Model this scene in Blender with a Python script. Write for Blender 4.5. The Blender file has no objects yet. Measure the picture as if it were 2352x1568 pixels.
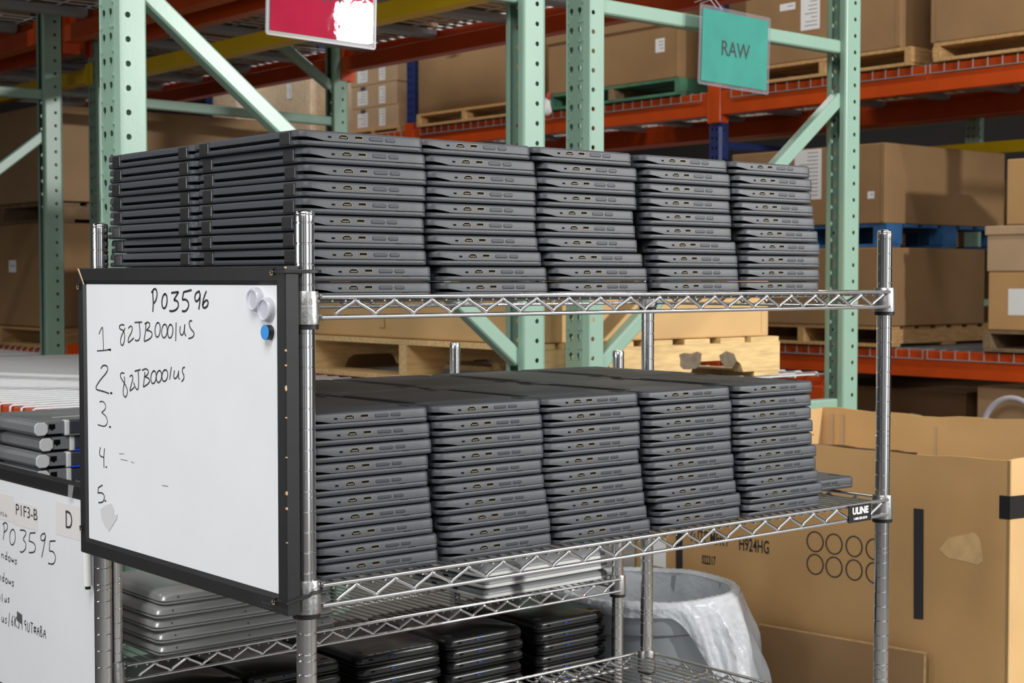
import bpy, bmesh, math, random
from mathutils import Vector, Matrix
random.seed(7)
S = bpy.context.scene
C = bpy.context.collection
IN = 0.0254
ZF = 62.4                      # inches from the floor up to the first groove of the wire rack posts
# ------------------------------------------------------------------ camera (inches, rack axes: x along the racks, y into the depth)
CF, PITCH, YAW = 3536.99, .0402, .7001
CAMP = Vector((-40.494, -63.683, -2.762))
FWD = Vector((math.sin(YAW)*math.cos(PITCH), math.cos(YAW)*math.cos(PITCH), -math.sin(PITCH)))
RGT = Vector((math.cos(YAW), -math.sin(YAW), 0))
UPV = RGT.cross(FWD)
cam = bpy.data.cameras.new('camera'); camo = bpy.data.objects.new('camera', cam); C.objects.link(camo)
cam.sensor_fit = 'HORIZONTAL'; cam.sensor_width = 36; cam.lens = CF/2352*36
camo.location = (CAMP.x*IN, CAMP.y*IN, (CAMP.z+ZF)*IN)
camo.rotation_euler = Matrix((RGT, UPV, -FWD)).transposed().to_euler()
cam.clip_start = .05; cam.clip_end = 60
cam.dof.use_dof = True; cam.dof.focus_distance = 2.15; cam.dof.aperture_fstop = 13
S.camera = camo
def hit(px, py, axis, val):
    "point of a known plane (x, y or z = val, inches) under a measured photo point"
    d = FWD + RGT*((px-1176)/CF) - UPV*((py-784)/CF)
    i = 'xyz'.index(axis)
    return CAMP + d*((val-CAMP[i])/d[i])
def hitplane(px, py, p, n):
    d = FWD + RGT*((px-1176)/CF) - UPV*((py-784)/CF)
    return CAMP + d*((Vector(p)-CAMP).dot(n)/d.dot(n))
# ------------------------------------------------------------------ world, lights, exposure
w = bpy.data.worlds.new('world'); S.world = w; w.use_nodes = True
wn = w.node_tree; bgn = wn.nodes['Background']
# invented light and dark upright bands all round, shaped for stripes in the chrome
wt = wn.nodes.new('ShaderNodeTexCoord'); wg = wn.nodes.new('ShaderNodeTexGradient'); wg.gradient_type = 'RADIAL'
wr = wn.nodes.new('ShaderNodeValToRGB'); wn.links.new(wt.outputs['Generated'], wg.inputs[0]); wn.links.new(wg.outputs['Fac'], wr.inputs[0]); wn.links.new(wr.outputs[0], bgn.inputs[0])
bands = [(0, .10), (.07, .14), (.085, .9), (.105, .9), (.115, .16), (.150, .2), (.160, 1.1), (.176, 1.1), (.186, .14), (.215, .25), (.228, 2.7), (.285, 2.7), (.297, .22), (.335, .22), (.345, 1.7), (.385, 1.7), (.395, .2), (.48, .2), (.50, .7), (.53, .2), (.8, .25), (1, .10)]
er = wr.color_ramp.elements
er[0].position = bands[0][0]; er[1].position = bands[-1][0]
for pz, v in bands[1:-1]: er.new(pz)
for e_, (pz, v) in zip(er, bands): e_.position = pz; e_.color = (v, v, v*1.02, 1)
bgn.inputs[1].default_value = .5
def area(name, loc, target, size, sizey, power, col=(1, 1, 1)):
    l = bpy.data.lights.new(name, 'AREA'); l.shape = 'RECTANGLE'; l.size = size*IN; l.size_y = sizey*IN
    l.energy = power; l.color = col
    o = bpy.data.objects.new(name, l); C.objects.link(o)
    a = Vector((loc[0]*IN, loc[1]*IN, (loc[2]+ZF)*IN)); b = Vector((target[0]*IN, target[1]*IN, (target[2]+ZF)*IN))
    o.location = a; o.rotation_euler = (b-a).to_track_quat('-Z', 'Y').to_euler()
    return o
area('key_fill_light', (150, -128, 55), (40, 40, -5), 7.5, 8.5, 225, (1, .985, .96))
area('key_fill_light', (-84, 38, 8), (0, 12, -10), 30, 30, 21, (.97, .985, 1))  # added fill that brightens the whiteboard, no known lamp there
for yy, pw in ((-150, 110), (-60, 165), (165, 52)):
    area('aisle_light', (-95, yy, 140), (30, yy, -20), 14, 96, pw, (1, .99, .97))
for yy in (60, 200, 330):
    area('aisle_light', (160, yy, 150), (160, yy, 0), 10, 96, 48, (1, .98, .94))
area('aisle_light', (345, 400, 170), (345, 400, 0), 20, 200, 430, (1, .97, .92))
S.view_settings.view_transform = 'Standard'; S.view_settings.look = 'None'
S.view_settings.exposure = 0.12; S.view_settings.gamma = 1.0; S.view_settings.use_curve_mapping = False
S.cycles.use_denoising = True; S.cycles.max_bounces = 7; S.cycles.diffuse_bounces = 3; S.cycles.glossy_bounces = 4
S.cycles.transmission_bounces = 4; S.cycles.transparent_max_bounces = 8; S.cycles.caustics_reflective = False; S.cycles.caustics_refractive = False
S.cycles.sample_clamp_indirect = 4
# ------------------------------------------------------------------ materials
def lin(c):
    return tuple(((v/255+.055)/1.055)**2.4 if v > 10.3 else v/255/12.92 for v in c)
MATS = {}
def mat(name, rgb, rough=.5, metal=0, var=0, vscale=6, bump=0, bscale=60, spec=.5, alpha=1, trans=0, emit=0, coat=0, bdist=.002, stretch=None, dark=None):
    m = bpy.data.materials.new(name); m.use_nodes = True; MATS[name] = m
    nt = m.node_tree; b = nt.nodes['Principled BSDF']; L = nt.links.new
    c = lin(rgb) + (1,)
    b.inputs['Base Color'].default_value = c; b.inputs['Roughness'].default_value = rough; b.inputs['Metallic'].default_value = metal
    b.inputs['Specular IOR Level'].default_value = spec; b.inputs['Alpha'].default_value = alpha
    b.inputs['Transmission Weight'].default_value = trans; b.inputs['Coat Weight'].default_value = coat
    if var or bump:
        tc = nt.nodes.new('ShaderNodeTexCoord'); src = tc.outputs['Object']
        if stretch:
            mp = nt.nodes.new('ShaderNodeMapping'); mp.inputs['Scale'].default_value = stretch; L(src, mp.inputs[0]); src = mp.outputs[0]
    if var:
        n = nt.nodes.new('ShaderNodeTexNoise'); n.inputs['Scale'].default_value = vscale; n.inputs['Detail'].default_value = 5; L(src, n.inputs['Vector'])
        r = nt.nodes.new('ShaderNodeValToRGB'); r.color_ramp.elements[0].position = .3; r.color_ramp.elements[1].position = .7
        d = lin(dark) if dark else tuple(v*(1-var) for v in c[:3])
        u = c[:3] if dark else tuple(min(1, v*(1+var)) for v in c[:3])
        r.color_ramp.elements[0].color = d + (1,); r.color_ramp.elements[1].color = u + (1,)
        L(n.outputs['Fac'], r.inputs[0]); L(r.outputs[0], b.inputs['Base Color'])
    if bump:
        n2 = nt.nodes.new('ShaderNodeTexNoise'); n2.inputs['Scale'].default_value = bscale; n2.inputs['Detail'].default_value = 3; L(src, n2.inputs['Vector'])
        bp = nt.nodes.new('ShaderNodeBump'); bp.inputs['Strength'].default_value = bump; bp.inputs['Distance'].default_value = bdist
        L(n2.outputs['Fac'], bp.inputs['Height']); L(bp.outputs[0], b.inputs['Normal'])
    return m
def speckle(name, rgb, rough):
    "moulded plastic with tiny pale flecks"
    m = mat(name, rgb, rough, bump=.12, bscale=900)
    nt = m.node_tree; b = nt.nodes['Principled BSDF']; L = nt.links.new
    tc = nt.nodes.new('ShaderNodeTexCoord'); oi = nt.nodes.new('ShaderNodeObjectInfo')
    ad = nt.nodes.new('ShaderNodeVectorMath'); ad.operation = 'ADD'; L(tc.outputs['Object'], ad.inputs[0]); L(oi.outputs['Random'], ad.inputs[1])
    v = nt.nodes.new('ShaderNodeTexVoronoi'); v.inputs['Scale'].default_value = 420; L(ad.outputs[0], v.inputs['Vector'])
    r = nt.nodes.new('ShaderNodeValToRGB'); r.color_ramp.elements[0].position = .10; r.color_ramp.elements[1].position = .17
    r.color_ramp.elements[0].color = (1, 1, 1, 1); r.color_ramp.elements[1].color = (0, 0, 0, 1); L(v.outputs['Distance'], r.inputs[0])
    v2 = nt.nodes.new('ShaderNodeTexNoise'); v2.inputs['Scale'].default_value = 130; L(ad.outputs[0], v2.inputs['Vector'])
    r2 = nt.nodes.new('ShaderNodeValToRGB'); r2.color_ramp.elements[0].position = .54; r2.color_ramp.elements[1].position = .60; L(v2.outputs['Fac'], r2.inputs[0])
    mu = nt.nodes.new('ShaderNodeMath'); mu.operation = 'MULTIPLY'; L(r.outputs[0], mu.inputs[0]); L(r2.outputs[0], mu.inputs[1])
    mx = nt.nodes.new('ShaderNodeMix'); mx.data_type = 'RGBA'
    c = lin(rgb); mx.inputs[6].default_value = c + (1,); mx.inputs[7].default_value = tuple(min(1, v*4+.03) for v in c) + (1,)
    L(mu.outputs[0], mx.inputs[0]); L(mx.outputs[2], b.inputs['Base Color'])
    return m
speckle('charcoal_plastic', (56, 58, 63), .52)
mat('hinge_plastic', (38, 36, 37), .35)
mat('rubber', (24, 24, 25), .7)
mat('port_metal', (134, 127, 104), .5, .3)
mat('port_dark', (5, 5, 5), .8, spec=.1)
mat('button_plastic', (44, 46, 51), .55)
mat('port_tongue', (92, 88, 74), .6)
mat('button_rim', (66, 68, 74), .5)
mat('chrome', (226, 226, 226), .16, 1)
mat('chrome_wire', (222, 222, 220), .27, 1)
mat('cast_metal', (178, 178, 176), .34, 1, bump=.15, bscale=200)
mat('black_plastic', (22, 22, 23), .42)
mat('frame_black', (24, 24, 25), .5, var=.15, vscale=30)
mat('frame_inner', (70, 72, 82), .45)
mat('board_white', (228, 229, 232), .3, var=.02, vscale=9)
mat('ink', (52, 52, 55), .6)
mat('ink_black', (22, 22, 24), .6)
mat('raw_wood', (214, 178, 138), .8)
mat('green_paint', (136, 166, 148), .33, var=.03, vscale=8, bump=.05, bscale=120)
mat('orange_paint', (190, 70, 14), .34, var=.10, vscale=7, bump=.05, bscale=90)
mat('yellow_paint', (216, 182, 20), .4, var=.06, vscale=8)
mat('navy_paint', (36, 52, 104), .4, var=.1, vscale=10)
mat('white_wire', (206, 208, 210), .4)
mat('galv', (150, 152, 154), .45, .4)
CB = dict(rough=.82, var=.07, vscale=5, bump=.18, bscale=260, spec=.25)
mat('card_tan', (164, 134, 100), **CB)
mat('card_brown', (150, 118, 82), **CB)
mat('card_gold', (200, 164, 114), **CB)
mat('card_orange', (186, 147, 98), **CB)
mat('card_pale', (184, 156, 124), **CB)
mat('card_edge', (196, 160, 112), .9, var=.2, vscale=60)
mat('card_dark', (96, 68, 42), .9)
mat('tape', (196, 160, 112), .3, spec=.6)
mat('paper', (232, 232, 232), .7)
mat('paper_print', (120, 122, 126), .7)
mat('print_black', (40, 37, 35), .7)
mat('wood', (190, 150, 98), .8, var=.25, vscale=14, bump=.3, bscale=50, stretch=(1, 8, 8))
mat('wood_pale', (214, 182, 128), .8, var=.18, vscale=12, bump=.3, bscale=50, stretch=(1, 8, 8))
mat('wood_dark', (128, 104, 76), .85, var=.3, vscale=14, bump=.3, bscale=50)
mat('wood_blue', (44, 98, 150), .7, var=.4, vscale=10)
mat('wood_green', (70, 120, 92), .8, var=.3, vscale=10)
mat('silver', (202, 204, 202), .32, .35)
mat('silver_dark', (120, 122, 122), .4, .6)
mat('white_plastic', (226, 227, 224), .35)
mat('grey_plastic', (112, 114, 116), .42)
mat('grey_light', (205, 205, 207), .45)
mat('rug_dark', (48, 52, 60), .4)
mat('rug_blue', (24, 70, 210), .4)
mat('gloss_black', (22, 22, 23), .28)
mat('mid_black', (40, 40, 42), .35)
mat('usb_blue', (30, 110, 220), .4)
mat('teal_paper', (56, 136, 122), .55, var=.08, vscale=14)
mat('red_paper', (158, 28, 56), .5, var=.08, vscale=14)
mat('sign_ink', (40, 50, 52), .7)
mat('sleeve', (150, 152, 158), .3, alpha=.2)
mat('clear_tape', (214, 214, 218), .15, alpha=.22)
mat('sleeve_front', (235, 235, 235), .07, alpha=.07, bump=.25, bscale=22)
mat('clear_plastic', (225, 226, 236), .12, alpha=.55)
mat('magnet_grey', (178, 176, 184), .35)
mat('magnet_blue', (52, 142, 214), .45)
mat('can_grey', (142, 148, 153), .5)
mat('liner', (222, 227, 232), .36, alpha=.68, bump=.75, bscale=26, bdist=.010)
mat('shrink_wrap', (214, 190, 160), .22, spec=.8, var=.12, vscale=30, bump=1.0, bscale=40)
mat('concrete', (120, 118, 114), .6, var=.1, vscale=3)
mat('dark_wall', (46, 43, 41), .9)
mat('pillar_white', (212, 212, 208), .6)
mat('lime', (190, 214, 40), .6)
mat('hose', (170, 165, 170), .4)
mat('rag_red', (190, 50, 46), .7)
# ------------------------------------------------------------------ mesh builder (inches)
class MB:
    def __init__(s, o=(0, 0, 0)):
        s.v = []; s.f = []; s.sm = []; s.mi = []; s.o = Vector(o); s.cur = 0; s.T = None
    def add(s, vs, fs, smooth=False):
        n = len(s.v)
        for p in vs:
            p = Vector(p)
            if s.T: p = s.T @ p
            s.v.append(p)
        for f in fs:
            s.f.append([n+i for i in f]); s.sm.append(smooth); s.mi.append(s.cur)
    def box(s, x0, x1, y0, y1, z0, z1):
        s.add([(x0, y0, z0), (x1, y0, z0), (x1, y1, z0), (x0, y1, z0), (x0, y0, z1), (x1, y0, z1), (x1, y1, z1), (x0, y1, z1)],
              [(0, 3, 2, 1), (4, 5, 6, 7), (0, 1, 5, 4), (1, 2, 6, 5), (2, 3, 7, 6), (3, 0, 4, 7)])
        return s
    def bar(s, p, q, a, b, up=(0, 0, 1)):
        "rectangular bar from p to q, size a across and b along 'up'"
        p, q = Vector(p), Vector(q); d = (q-p).normalized(); u = Vector(up); u = (u-d*u.dot(d)).normalized(); r = d.cross(u)
        vs = []
        for c in (p, q):
            for (i, j) in ((-1, -1), (1, -1), (1, 1), (-1, 1)):
                vs.append(c+r*(a/2*i)+u*(b/2*j))
        s.add(vs, [(3, 2, 1, 0), (4, 5, 6, 7), (0, 1, 5, 4), (1, 2, 6, 5), (2, 3, 7, 6), (3, 0, 4, 7)]); return s
    def tube(s, pts, r, n=8, caps=True, closed=False):
        pts = [Vector(p) for p in pts]; m = len(pts); vs = []; fs = []; pu = None
        for i, p in enumerate(pts):
            a = pts[(i-1) % m] if (i or closed) else p; b = pts[(i+1) % m] if (i < m-1 or closed) else p
            d = (b-a).normalized()
            u = pu if pu else (Vector((0, 0, 1)) if abs(d.z) < .9 else Vector((1, 0, 0)))
            u = (u-d*u.dot(d)).normalized(); pu = u; w_ = d.cross(u)
            rr = r[i] if isinstance(r, (list, tuple)) else r
            for k in range(n):
                t = 2*math.pi*k/n; vs.append(p+u*(rr*math.cos(t))+w_*(rr*math.sin(t)))
        for i in range(m if closed else m-1):
            j = (i+1) % m
            for k in range(n):
                k2 = (k+1) % n; fs.append((i*n+k, i*n+k2, j*n+k2, j*n+k))
        s.add(vs, fs, True)
        if caps and not closed:
            s.add(vs[:n], [tuple(range(n))[::-1]]); s.add(vs[-n:], [tuple(range(n))])
        return s
    def lathe(s, prof, c=(0, 0), n=20, a0=0, a1=2*math.pi, smooth=True, fn=None):
        full = abs(a1-a0-2*math.pi) < 1e-6; k = n if full else n+1; vs = []; fs = []
        for (r, z) in prof:
            for i in range(k):
                t = a0+(a1-a0)*i/n; rr, zz = (r, z) if not fn else fn(r, z, t)
                vs.append((c[0]+rr*math.cos(t), c[1]+rr*math.sin(t), zz))
        for j in range(len(prof)-1):
            for i in range(n):
                i2 = (i+1) % k; fs.append((j*k+i, j*k+i2, (j+1)*k+i2, (j+1)*k+i))
        s.add(vs, fs, smooth); return s
    def poly(s, pts, thick=None):
        "flat polygon (list of 3-D points), optionally extruded by vector thick"
        n = len(pts); pts = [Vector(p) for p in pts]
        if thick is None: s.add(pts, [tuple(range(n))]); return s
        t = Vector(thick); vs = pts+[p+t for p in pts]
        fs = [tuple(range(n))[::-1], tuple(range(n, 2*n))]+[(i, (i+1) % n, n+(i+1) % n, n+i) for i in range(n)]
        s.add(vs, fs); return s
    def rings(s, rings, smooth=False, cap0=True, cap1=True, closed=True):
        n = len(rings[0]); vs = [p for r in rings for p in r]; fs = []
        for j in range(len(rings)-1):
            for i in range(n if closed else n-1):
                i2 = (i+1) % n; fs.append((j*n+i, j*n+i2, (j+1)*n+i2, (j+1)*n+i))
        s.add(vs, fs, smooth)
        if cap0: s.add(rings[0], [tuple(range(n))[::-1]])
        if cap1: s.add(rings[-1], [tuple(range(n))])
        return s
    def build(s, name, mats, parent=None, bevel=0, bseg=2, label=None, solid=0, angle=.6):
        me = bpy.data.meshes.new(name)
        base = Vector((0, 0, ZF)) if parent is None else -s.o
        if parent is None: base = Vector((0, 0, 0))-s.o
        me.from_pydata([tuple((p+base)*IN) for p in s.v], [], s.f)
        for m in (mats if isinstance(mats, (list, tuple)) else [mats]): me.materials.append(MATS[m] if isinstance(m, str) else m)
        for p, sm, mi in zip(me.polygons, s.sm, s.mi): p.use_smooth = sm; p.material_index = mi
        bm = bmesh.new(); bm.from_mesh(me)
        bmesh.ops.remove_doubles(bm, verts=bm.verts, dist=1e-6)
        if solid: bmesh.ops.solidify(bm, geom=bm.faces[:], thickness=solid*IN)
        bmesh.ops.recalc_face_normals(bm, faces=bm.faces)
        if bevel:
            es = [e for e in bm.edges if len(e.link_faces) == 2 and e.calc_face_angle(0) > angle]
            bmesh.ops.bevel(bm, geom=es, offset=bevel*IN, segments=bseg, affect='EDGES', profile=.5, clamp_overlap=True)
        bm.to_mesh(me); bm.free(); me.update()
        if any(s.sm): me.set_sharp_from_angle(angle=math.radians(38))
        o = bpy.data.objects.new(name, me); C.objects.link(o)
        if parent is None: o.location = tuple((s.o+Vector((0, 0, ZF)))*IN)
        else: o.parent = parent
        if label: o['label'] = label
        return o
def thing(name, o, label, cat, group=None, rot=(0, 0, 0)):
    e = bpy.data.objects.new(name, None); C.objects.link(e); e.empty_display_size = .05
    e.location = (o[0]*IN, o[1]*IN, (o[2]+ZF)*IN); e.rotation_euler = rot
    return tag(e, label, cat, group)
def tag(o, label, cat, group=None, kind=None):
    if label: o['label'] = label
    if cat: o['category'] = cat
    if group: o['group'] = group
    o['kind'] = kind or 'thing'
    return o
def struct(o): o['kind'] = 'structure'; return o
KIDS = {}
def kids(o): return [c for c in bpy.data.objects if c.parent == o]
def copy_tree(o, parent=None):
    c = o.copy(); C.objects.link(c)
    if parent: c.parent = parent
    ch = KIDS.get(o.name)
    if ch is None: ch = KIDS[o.name] = kids(o)
    for k in ch: copy_tree(k, c)
    return c
def dup(o, loc, label, group=None, rot=None):
    c = copy_tree(o); c.location = (loc[0]*IN, loc[1]*IN, (loc[2]+ZF)*IN); c['label'] = label
    if group: c['group'] = group
    if rot is not None: c.rotation_euler = rot
    return c
def text_mesh(txt, size, mats, fn, name, parent, o=(0, 0, 0), depth=.012, label=None, xs=1.0, align='CENTER', bold=0):
    "lettering: outlines of the words laid on a surface by fn(u, v) -> point (inches), raised by depth"
    cu = bpy.data.curves.new('t', 'FONT'); cu.body = txt; cu.size = size; cu.align_x = align; cu.align_y = 'CENTER'; cu.resolution_u = 3; cu.offset = bold
    ob = bpy.data.objects.new('t', cu); C.objects.link(ob)
    me0 = ob.to_mesh(); vs = [v.co.copy() for v in me0.vertices]; fs = [tuple(p.vertices) for p in me0.polygons]
    ob.to_mesh_clear(); bpy.data.objects.remove(ob); bpy.data.curves.remove(cu)
    b = MB(o); b.add([fn(v.x*xs, v.y, depth) for v in vs], fs)
    return b.build(name, mats, parent, label=label)
def ribbon(b, pts2, wdt, fn, depth=.012):
    "pen stroke of width wdt through 2-D points, laid on a surface by fn"
    # smooth with one Chaikin pass
    P = [Vector((p[0], p[1])) for p in pts2]
    for _ in range(2):
        if len(P) < 3: break
        Q = [P[0]]
        for a, c in zip(P[:-1], P[1:]): Q += [a*.75+c*.25, a*.25+c*.75]
        Q.append(P[-1]); P = Q
    L_, R_ = [], []
    for i, p in enumerate(P):
        d = (P[min(i+1, len(P)-1)]-P[max(i-1, 0)])
        if d.length < 1e-9: d = Vector((1, 0))
        d.normalize(); nrm = Vector((-d.y, d.x))*wdt/2
        L_.append(p+nrm); R_.append(p-nrm)
    vs = [fn(q.x, q.y, depth) for q in L_]+[fn(q.x, q.y, depth) for q in R_]; n = len(P)
    b.add(vs, [(i, i+1, n+i+1, n+i) for i in range(n-1)])
# ------------------------------------------------------------------ room shell
b = MB(); b.box(-400, 620, -320, 900, -ZF-2, -ZF); struct(b.build('floor', 'concrete'))
b = MB(); b.box(-400, 620, -20, 900, 205, 209); struct(b.build('ceiling', 'dark_wall'))
b = MB(); b.box(-400, 620, 900, 906, -ZF, 205); struct(b.build('wall_back', 'dark_wall'))
b = MB(); b.box(620, 626, -320, 900, -ZF, 205); struct(b.build('wall_right', 'dark_wall'))
# ------------------------------------------------------------------ chrome wire racks
RL, RD = 46.2, 22.55
def post_mesh(b, x, y, ztop, zbot, goff=0):
    prof = [(0, ztop+.02), (.30, ztop+.02), (.44, ztop-.03), (.5, ztop-.12), (.5, ztop-.20), (.488, ztop-.22), (.5, ztop-.25)]
    k = 0
    while True:
        zc = ztop-.6-k; z2 = []
        if zc < zbot+.2: break
        prof += [(.5, zc+.05), (.468, zc+.016), (.468, zc-.016), (.5, zc-.05)]
        if k % 8 == 5: prof += [(.5, zc-.28), (.468, zc-.31), (.468, zc-.34), (.5, zc-.37)]
        k += 1
    prof += [(.5, zbot), (0, zbot)]
    b.lathe(prof, (x, y), 20)
def wire_shelf(root, o, x0, y0, zc, plate=False, words=True, fine=True):
    "one shelf: zc = top of the corner collars"
    zr = zc-.27; zb = zr-1.0; zm = zr-.185
    m = MB(o)
    n = int(round((RL-.9)/.775)); xs = [x0+.45+i*(RL-.9)/n for i in range(n+1)]
    for x in xs: m.tube([(x, y0-.55, zm-.02), (x, y0-.5, zm), (x, y0+RD+.5, zm), (x, y0+RD+.55, zm-.02)], .062, 6)
    sh = m.build('shelf', 'chrome_wire', root, label='shelf of closely spaced chrome wires')
    def truss(pa, pb, out):
        pa, pb = Vector(pa), Vector(pb); d = (pb-pa); ln = d.length; d.normalize(); out = Vector(out)*.02
        t = MB(o)
        t.tube([pa+Vector((0, 0, zr)), pb+Vector((0, 0, zr))], .118, 10)
        e = d*.9; drop = Vector((0, 0, .0))
        t.tube([pa+Vector((0, 0, zb)), pb+Vector((0, 0, zb))], .118, 10)
        k = max(1, int(round((ln-1.6)/1.17))); pts = []
        for i in range(k+1):
            q = pa+d*(.8+(ln-1.6)*i/k); zz = (zr-.19) if i % 2 else (zb+.16)
            for s_, h_ in ((-.17, .115), (-.10, .048), (0, 0), (.10, .048), (.17, .115)):
                if (i == 0 and s_ < 0) or (i == k and s_ > 0): continue
                pts.append(q+d*s_+out+Vector((0, 0, zz+(-h_ if i % 2 else h_))))
        t.tube(pts, .10, 10)
        t.build('truss', 'chrome', sh)
    yF = -.58
    truss((x0+.55, y0+yF, 0), (x0+RL-.2, y0+yF, 0), (0, -1, 0)); truss((x0+.4, y0+RD-yF, 0), (x0+RL-.4, y0+RD-yF, 0), (0, 1, 0))
    truss((x0-.42, y0+.6, 0), (x0-.42, y0+RD-.6, 0), (-1, 0, 0)); truss((x0+RL+.42, y0+.6, 0), (x0+RL+.42, y0+RD-.6, 0), (1, 0, 0))
    for yy in (RD*.3, RD*.7):          # zigzag stiffeners under the mat
        t = MB(o); pts = []
        k = int((RL-1)/1.55)
        for i in range(k+1): pts.append((x0+.5+(RL-1)*i/k, y0+yy+(.42 if i % 2 else -.42), zm-.15))
        t.tube(pts, .075, 6); t.tube([(x0-.3, y0+yy-.45, zm-.15), (x0+RL+.3, y0+yy-.45, zm-.15)], .085, 6); t.tube([(x0-.3, y0+yy+.45, zm-.15), (x0+RL+.3, y0+yy+.45, zm-.15)], .085, 6)
        t.build('stiffener', 'chrome_wire', sh)
    for i, (cx, cy) in enumerate(((x0, y0), (x0+RL, y0), (x0, y0+RD), (x0+RL, y0+RD))):
        c_ = MB(o); c_.lathe([(.505, zc), (.64, zc), (.66, zc-.05), (.735, zc-1.55), (.735, zc-1.6), (.55, zc-1.6)], (cx, cy), 24)
        sx = 1 if cx == x0 else -1; sy = 1 if cy == y0 else -1
        for zz in (zr, zb):                      # weld beads where the rails meet the collar
            for q in ((cx+sx*.72, cy-sy*.42), (cx-sx*.42, cy+sy*.72)):
                vv = []
                c_.lathe([(.0, zz+.15), (.1, zz+.12), (.16, zz), (.1, zz-.12), (0, zz-.15)], q, 8)
        co = c_.build('corner_collar', 'cast_metal', sh)
        s_ = MB(o); s_.lathe([(.5, zc-1.6), (.68, zc-1.6), (.68, zc-1.85), (.5, zc-1.85)], (cx, cy), 20); s_.build('sleeve', 'black_plastic', sh)
        if words and cx == x0 and cy == y0:
            def on(u, v, d, cx=cx, cy=cy): 
                th = math.radians(-123)+u/.70; r = .687-.059*v+d
                return (cx+r*math.cos(th), cy+r*math.sin(th), zc-.78+v)
            text_mesh('ULINE', .42, 'cast_metal', lambda u, v, d: on(u, v+.28, d), 'raised_lettering', sh, o, .03, xs=.9, bold=.015)
            text_mesh('1-800-295-5510', .15, 'cast_metal', lambda u, v, d: on(u, v-.02, d), 'raised_lettering', sh, o, .025)
            rb = MB(o)
            ribbon(rb, [(.22*math.cos(a*.3), .22*math.sin(a*.3)) for a in range(22)], .04, lambda u, v, d: on(u+.05, v-.45, d), .03)
            rb.build('raised_ring', 'cast_metal', sh)
            text_mesh('NSF', .17, 'cast_metal', lambda u, v, d: on(u+.05, v-.45, d), 'raised_lettering', sh, o, .03)
    if plate:
        p = MB(o); xa, xb = x0+41.55, x0+43.95
        p.box(xa, xb, y0+yF-.2, y0+yF-.125, zb-.14, zr+.02); pl = p.build('name_plate', 'black_plastic', sh, bevel=.02)
        cx = (xa+xb)/2; fn = lambda u, v, d: (cx+u, y0+yF-.2-d, (zr+zb)/2-.06+v)
        # heavy white letters: outline text drawn three times slightly offset for weight
        text_mesh('ULINE', .62, 'paper', lambda u, v, d: fn(u, v+.16, d), 'plate_lettering', sh, o, .012, xs=1.0, bold=.028, label='white plate lettering')
        text_mesh('1-800-295-5510', .215, 'paper', lambda u, v, d: fn(u, v-.34, d), 'plate_lettering', sh, o, .012, xs=1.05, bold=.01, label='white plate lettering')
    return sh
def wire_rack(x0, y0, ztop, collars, label, plate=None):
    o = (x0, y0, -ZF); r = thing('wire_rack', o, label, 'rack', 'chrome wire racks')
    for (cx, cy) in ((x0, y0), (x0+RL, y0), (x0, y0+RD), (x0+RL, y0+RD)):
        p = MB(o); post_mesh(p, cx, cy, ztop, -ZF+1.2); po = p.build('post', 'chrome', r)
        f = MB(o); f.lathe([(0, -ZF+1.25), (.42, -ZF+1.25), (.42, -ZF+.5), (.75, -ZF+.35), (.8, -ZF), (0, -ZF)], (cx, cy), 16); f.build('foot', 'galv', r)
    for zc in collars: wire_shelf(r, o, x0, y0, zc, plate=(zc == plate))
    return r
wire_rack(0, 0, .58, (-3.33, -17.42, -32.3, -56.5), 'chrome wire rack holding charcoal laptops, whiteboard on its left end', -17.42)
R2X, R2Y = 4.56, 30.6
wire_rack(R2X, R2Y, -8.8, (-17.75, -28.0, -37.4, -56.5), 'shorter chrome wire rack behind the first, holding silver and black laptops')
# ------------------------------------------------------------------ charcoal laptops (lying upside down: base above, lid below)
LW, LL, LT = 7.7, 10.9, .828
def rr_outline(w, l, r, n=5):
    pts = []
    for (cx, cy, a0) in ((w/2-r, l/2-r, 0), (-w/2+r, l/2-r, 90), (-w/2+r, -l/2+r, 180), (w/2-r, -l/2+r, 270)):
        for i in range(n+1):
            a = math.radians(a0+90*i/n); pts.append((cx+r*math.cos(a), cy+r*math.sin(a)))
    # refine the long edges so the hinge-side wedge can curve
    out = []
    for i, p in enumerate(pts):
        q = pts[(i+1) % len(pts)]; out.append(p)
        L_ = math.hypot(q[0]-p[0], q[1]-p[1])
        if L_ > 1:
            k = int(L_/.45)
            for j in range(1, k): out.append((p[0]+(q[0]-p[0])*j/k, p[1]+(q[1]-p[1])*j/k))
    return out
def ring(w, l, r, z, zf=None):
    return [(x, y, z if zf is None else zf(x, z)) for (x, y) in rr_outline(w, l, r)]
def sring(ins, z, zf=None, r=.5):
    base = rr_outline(LW, LL, r); res = []
    for (x, y) in base:
        sx = 1-2*ins/LW; sy = 1-2*ins/LL
        res.append((x*sx, y*sy, z if zf is None else zf(x, z)))
    return res
def wedge(x, z):
    t = min(1, max(0, (-2.25-x)/1.1)); return z+.15*t*t*(3-2*t)
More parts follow.
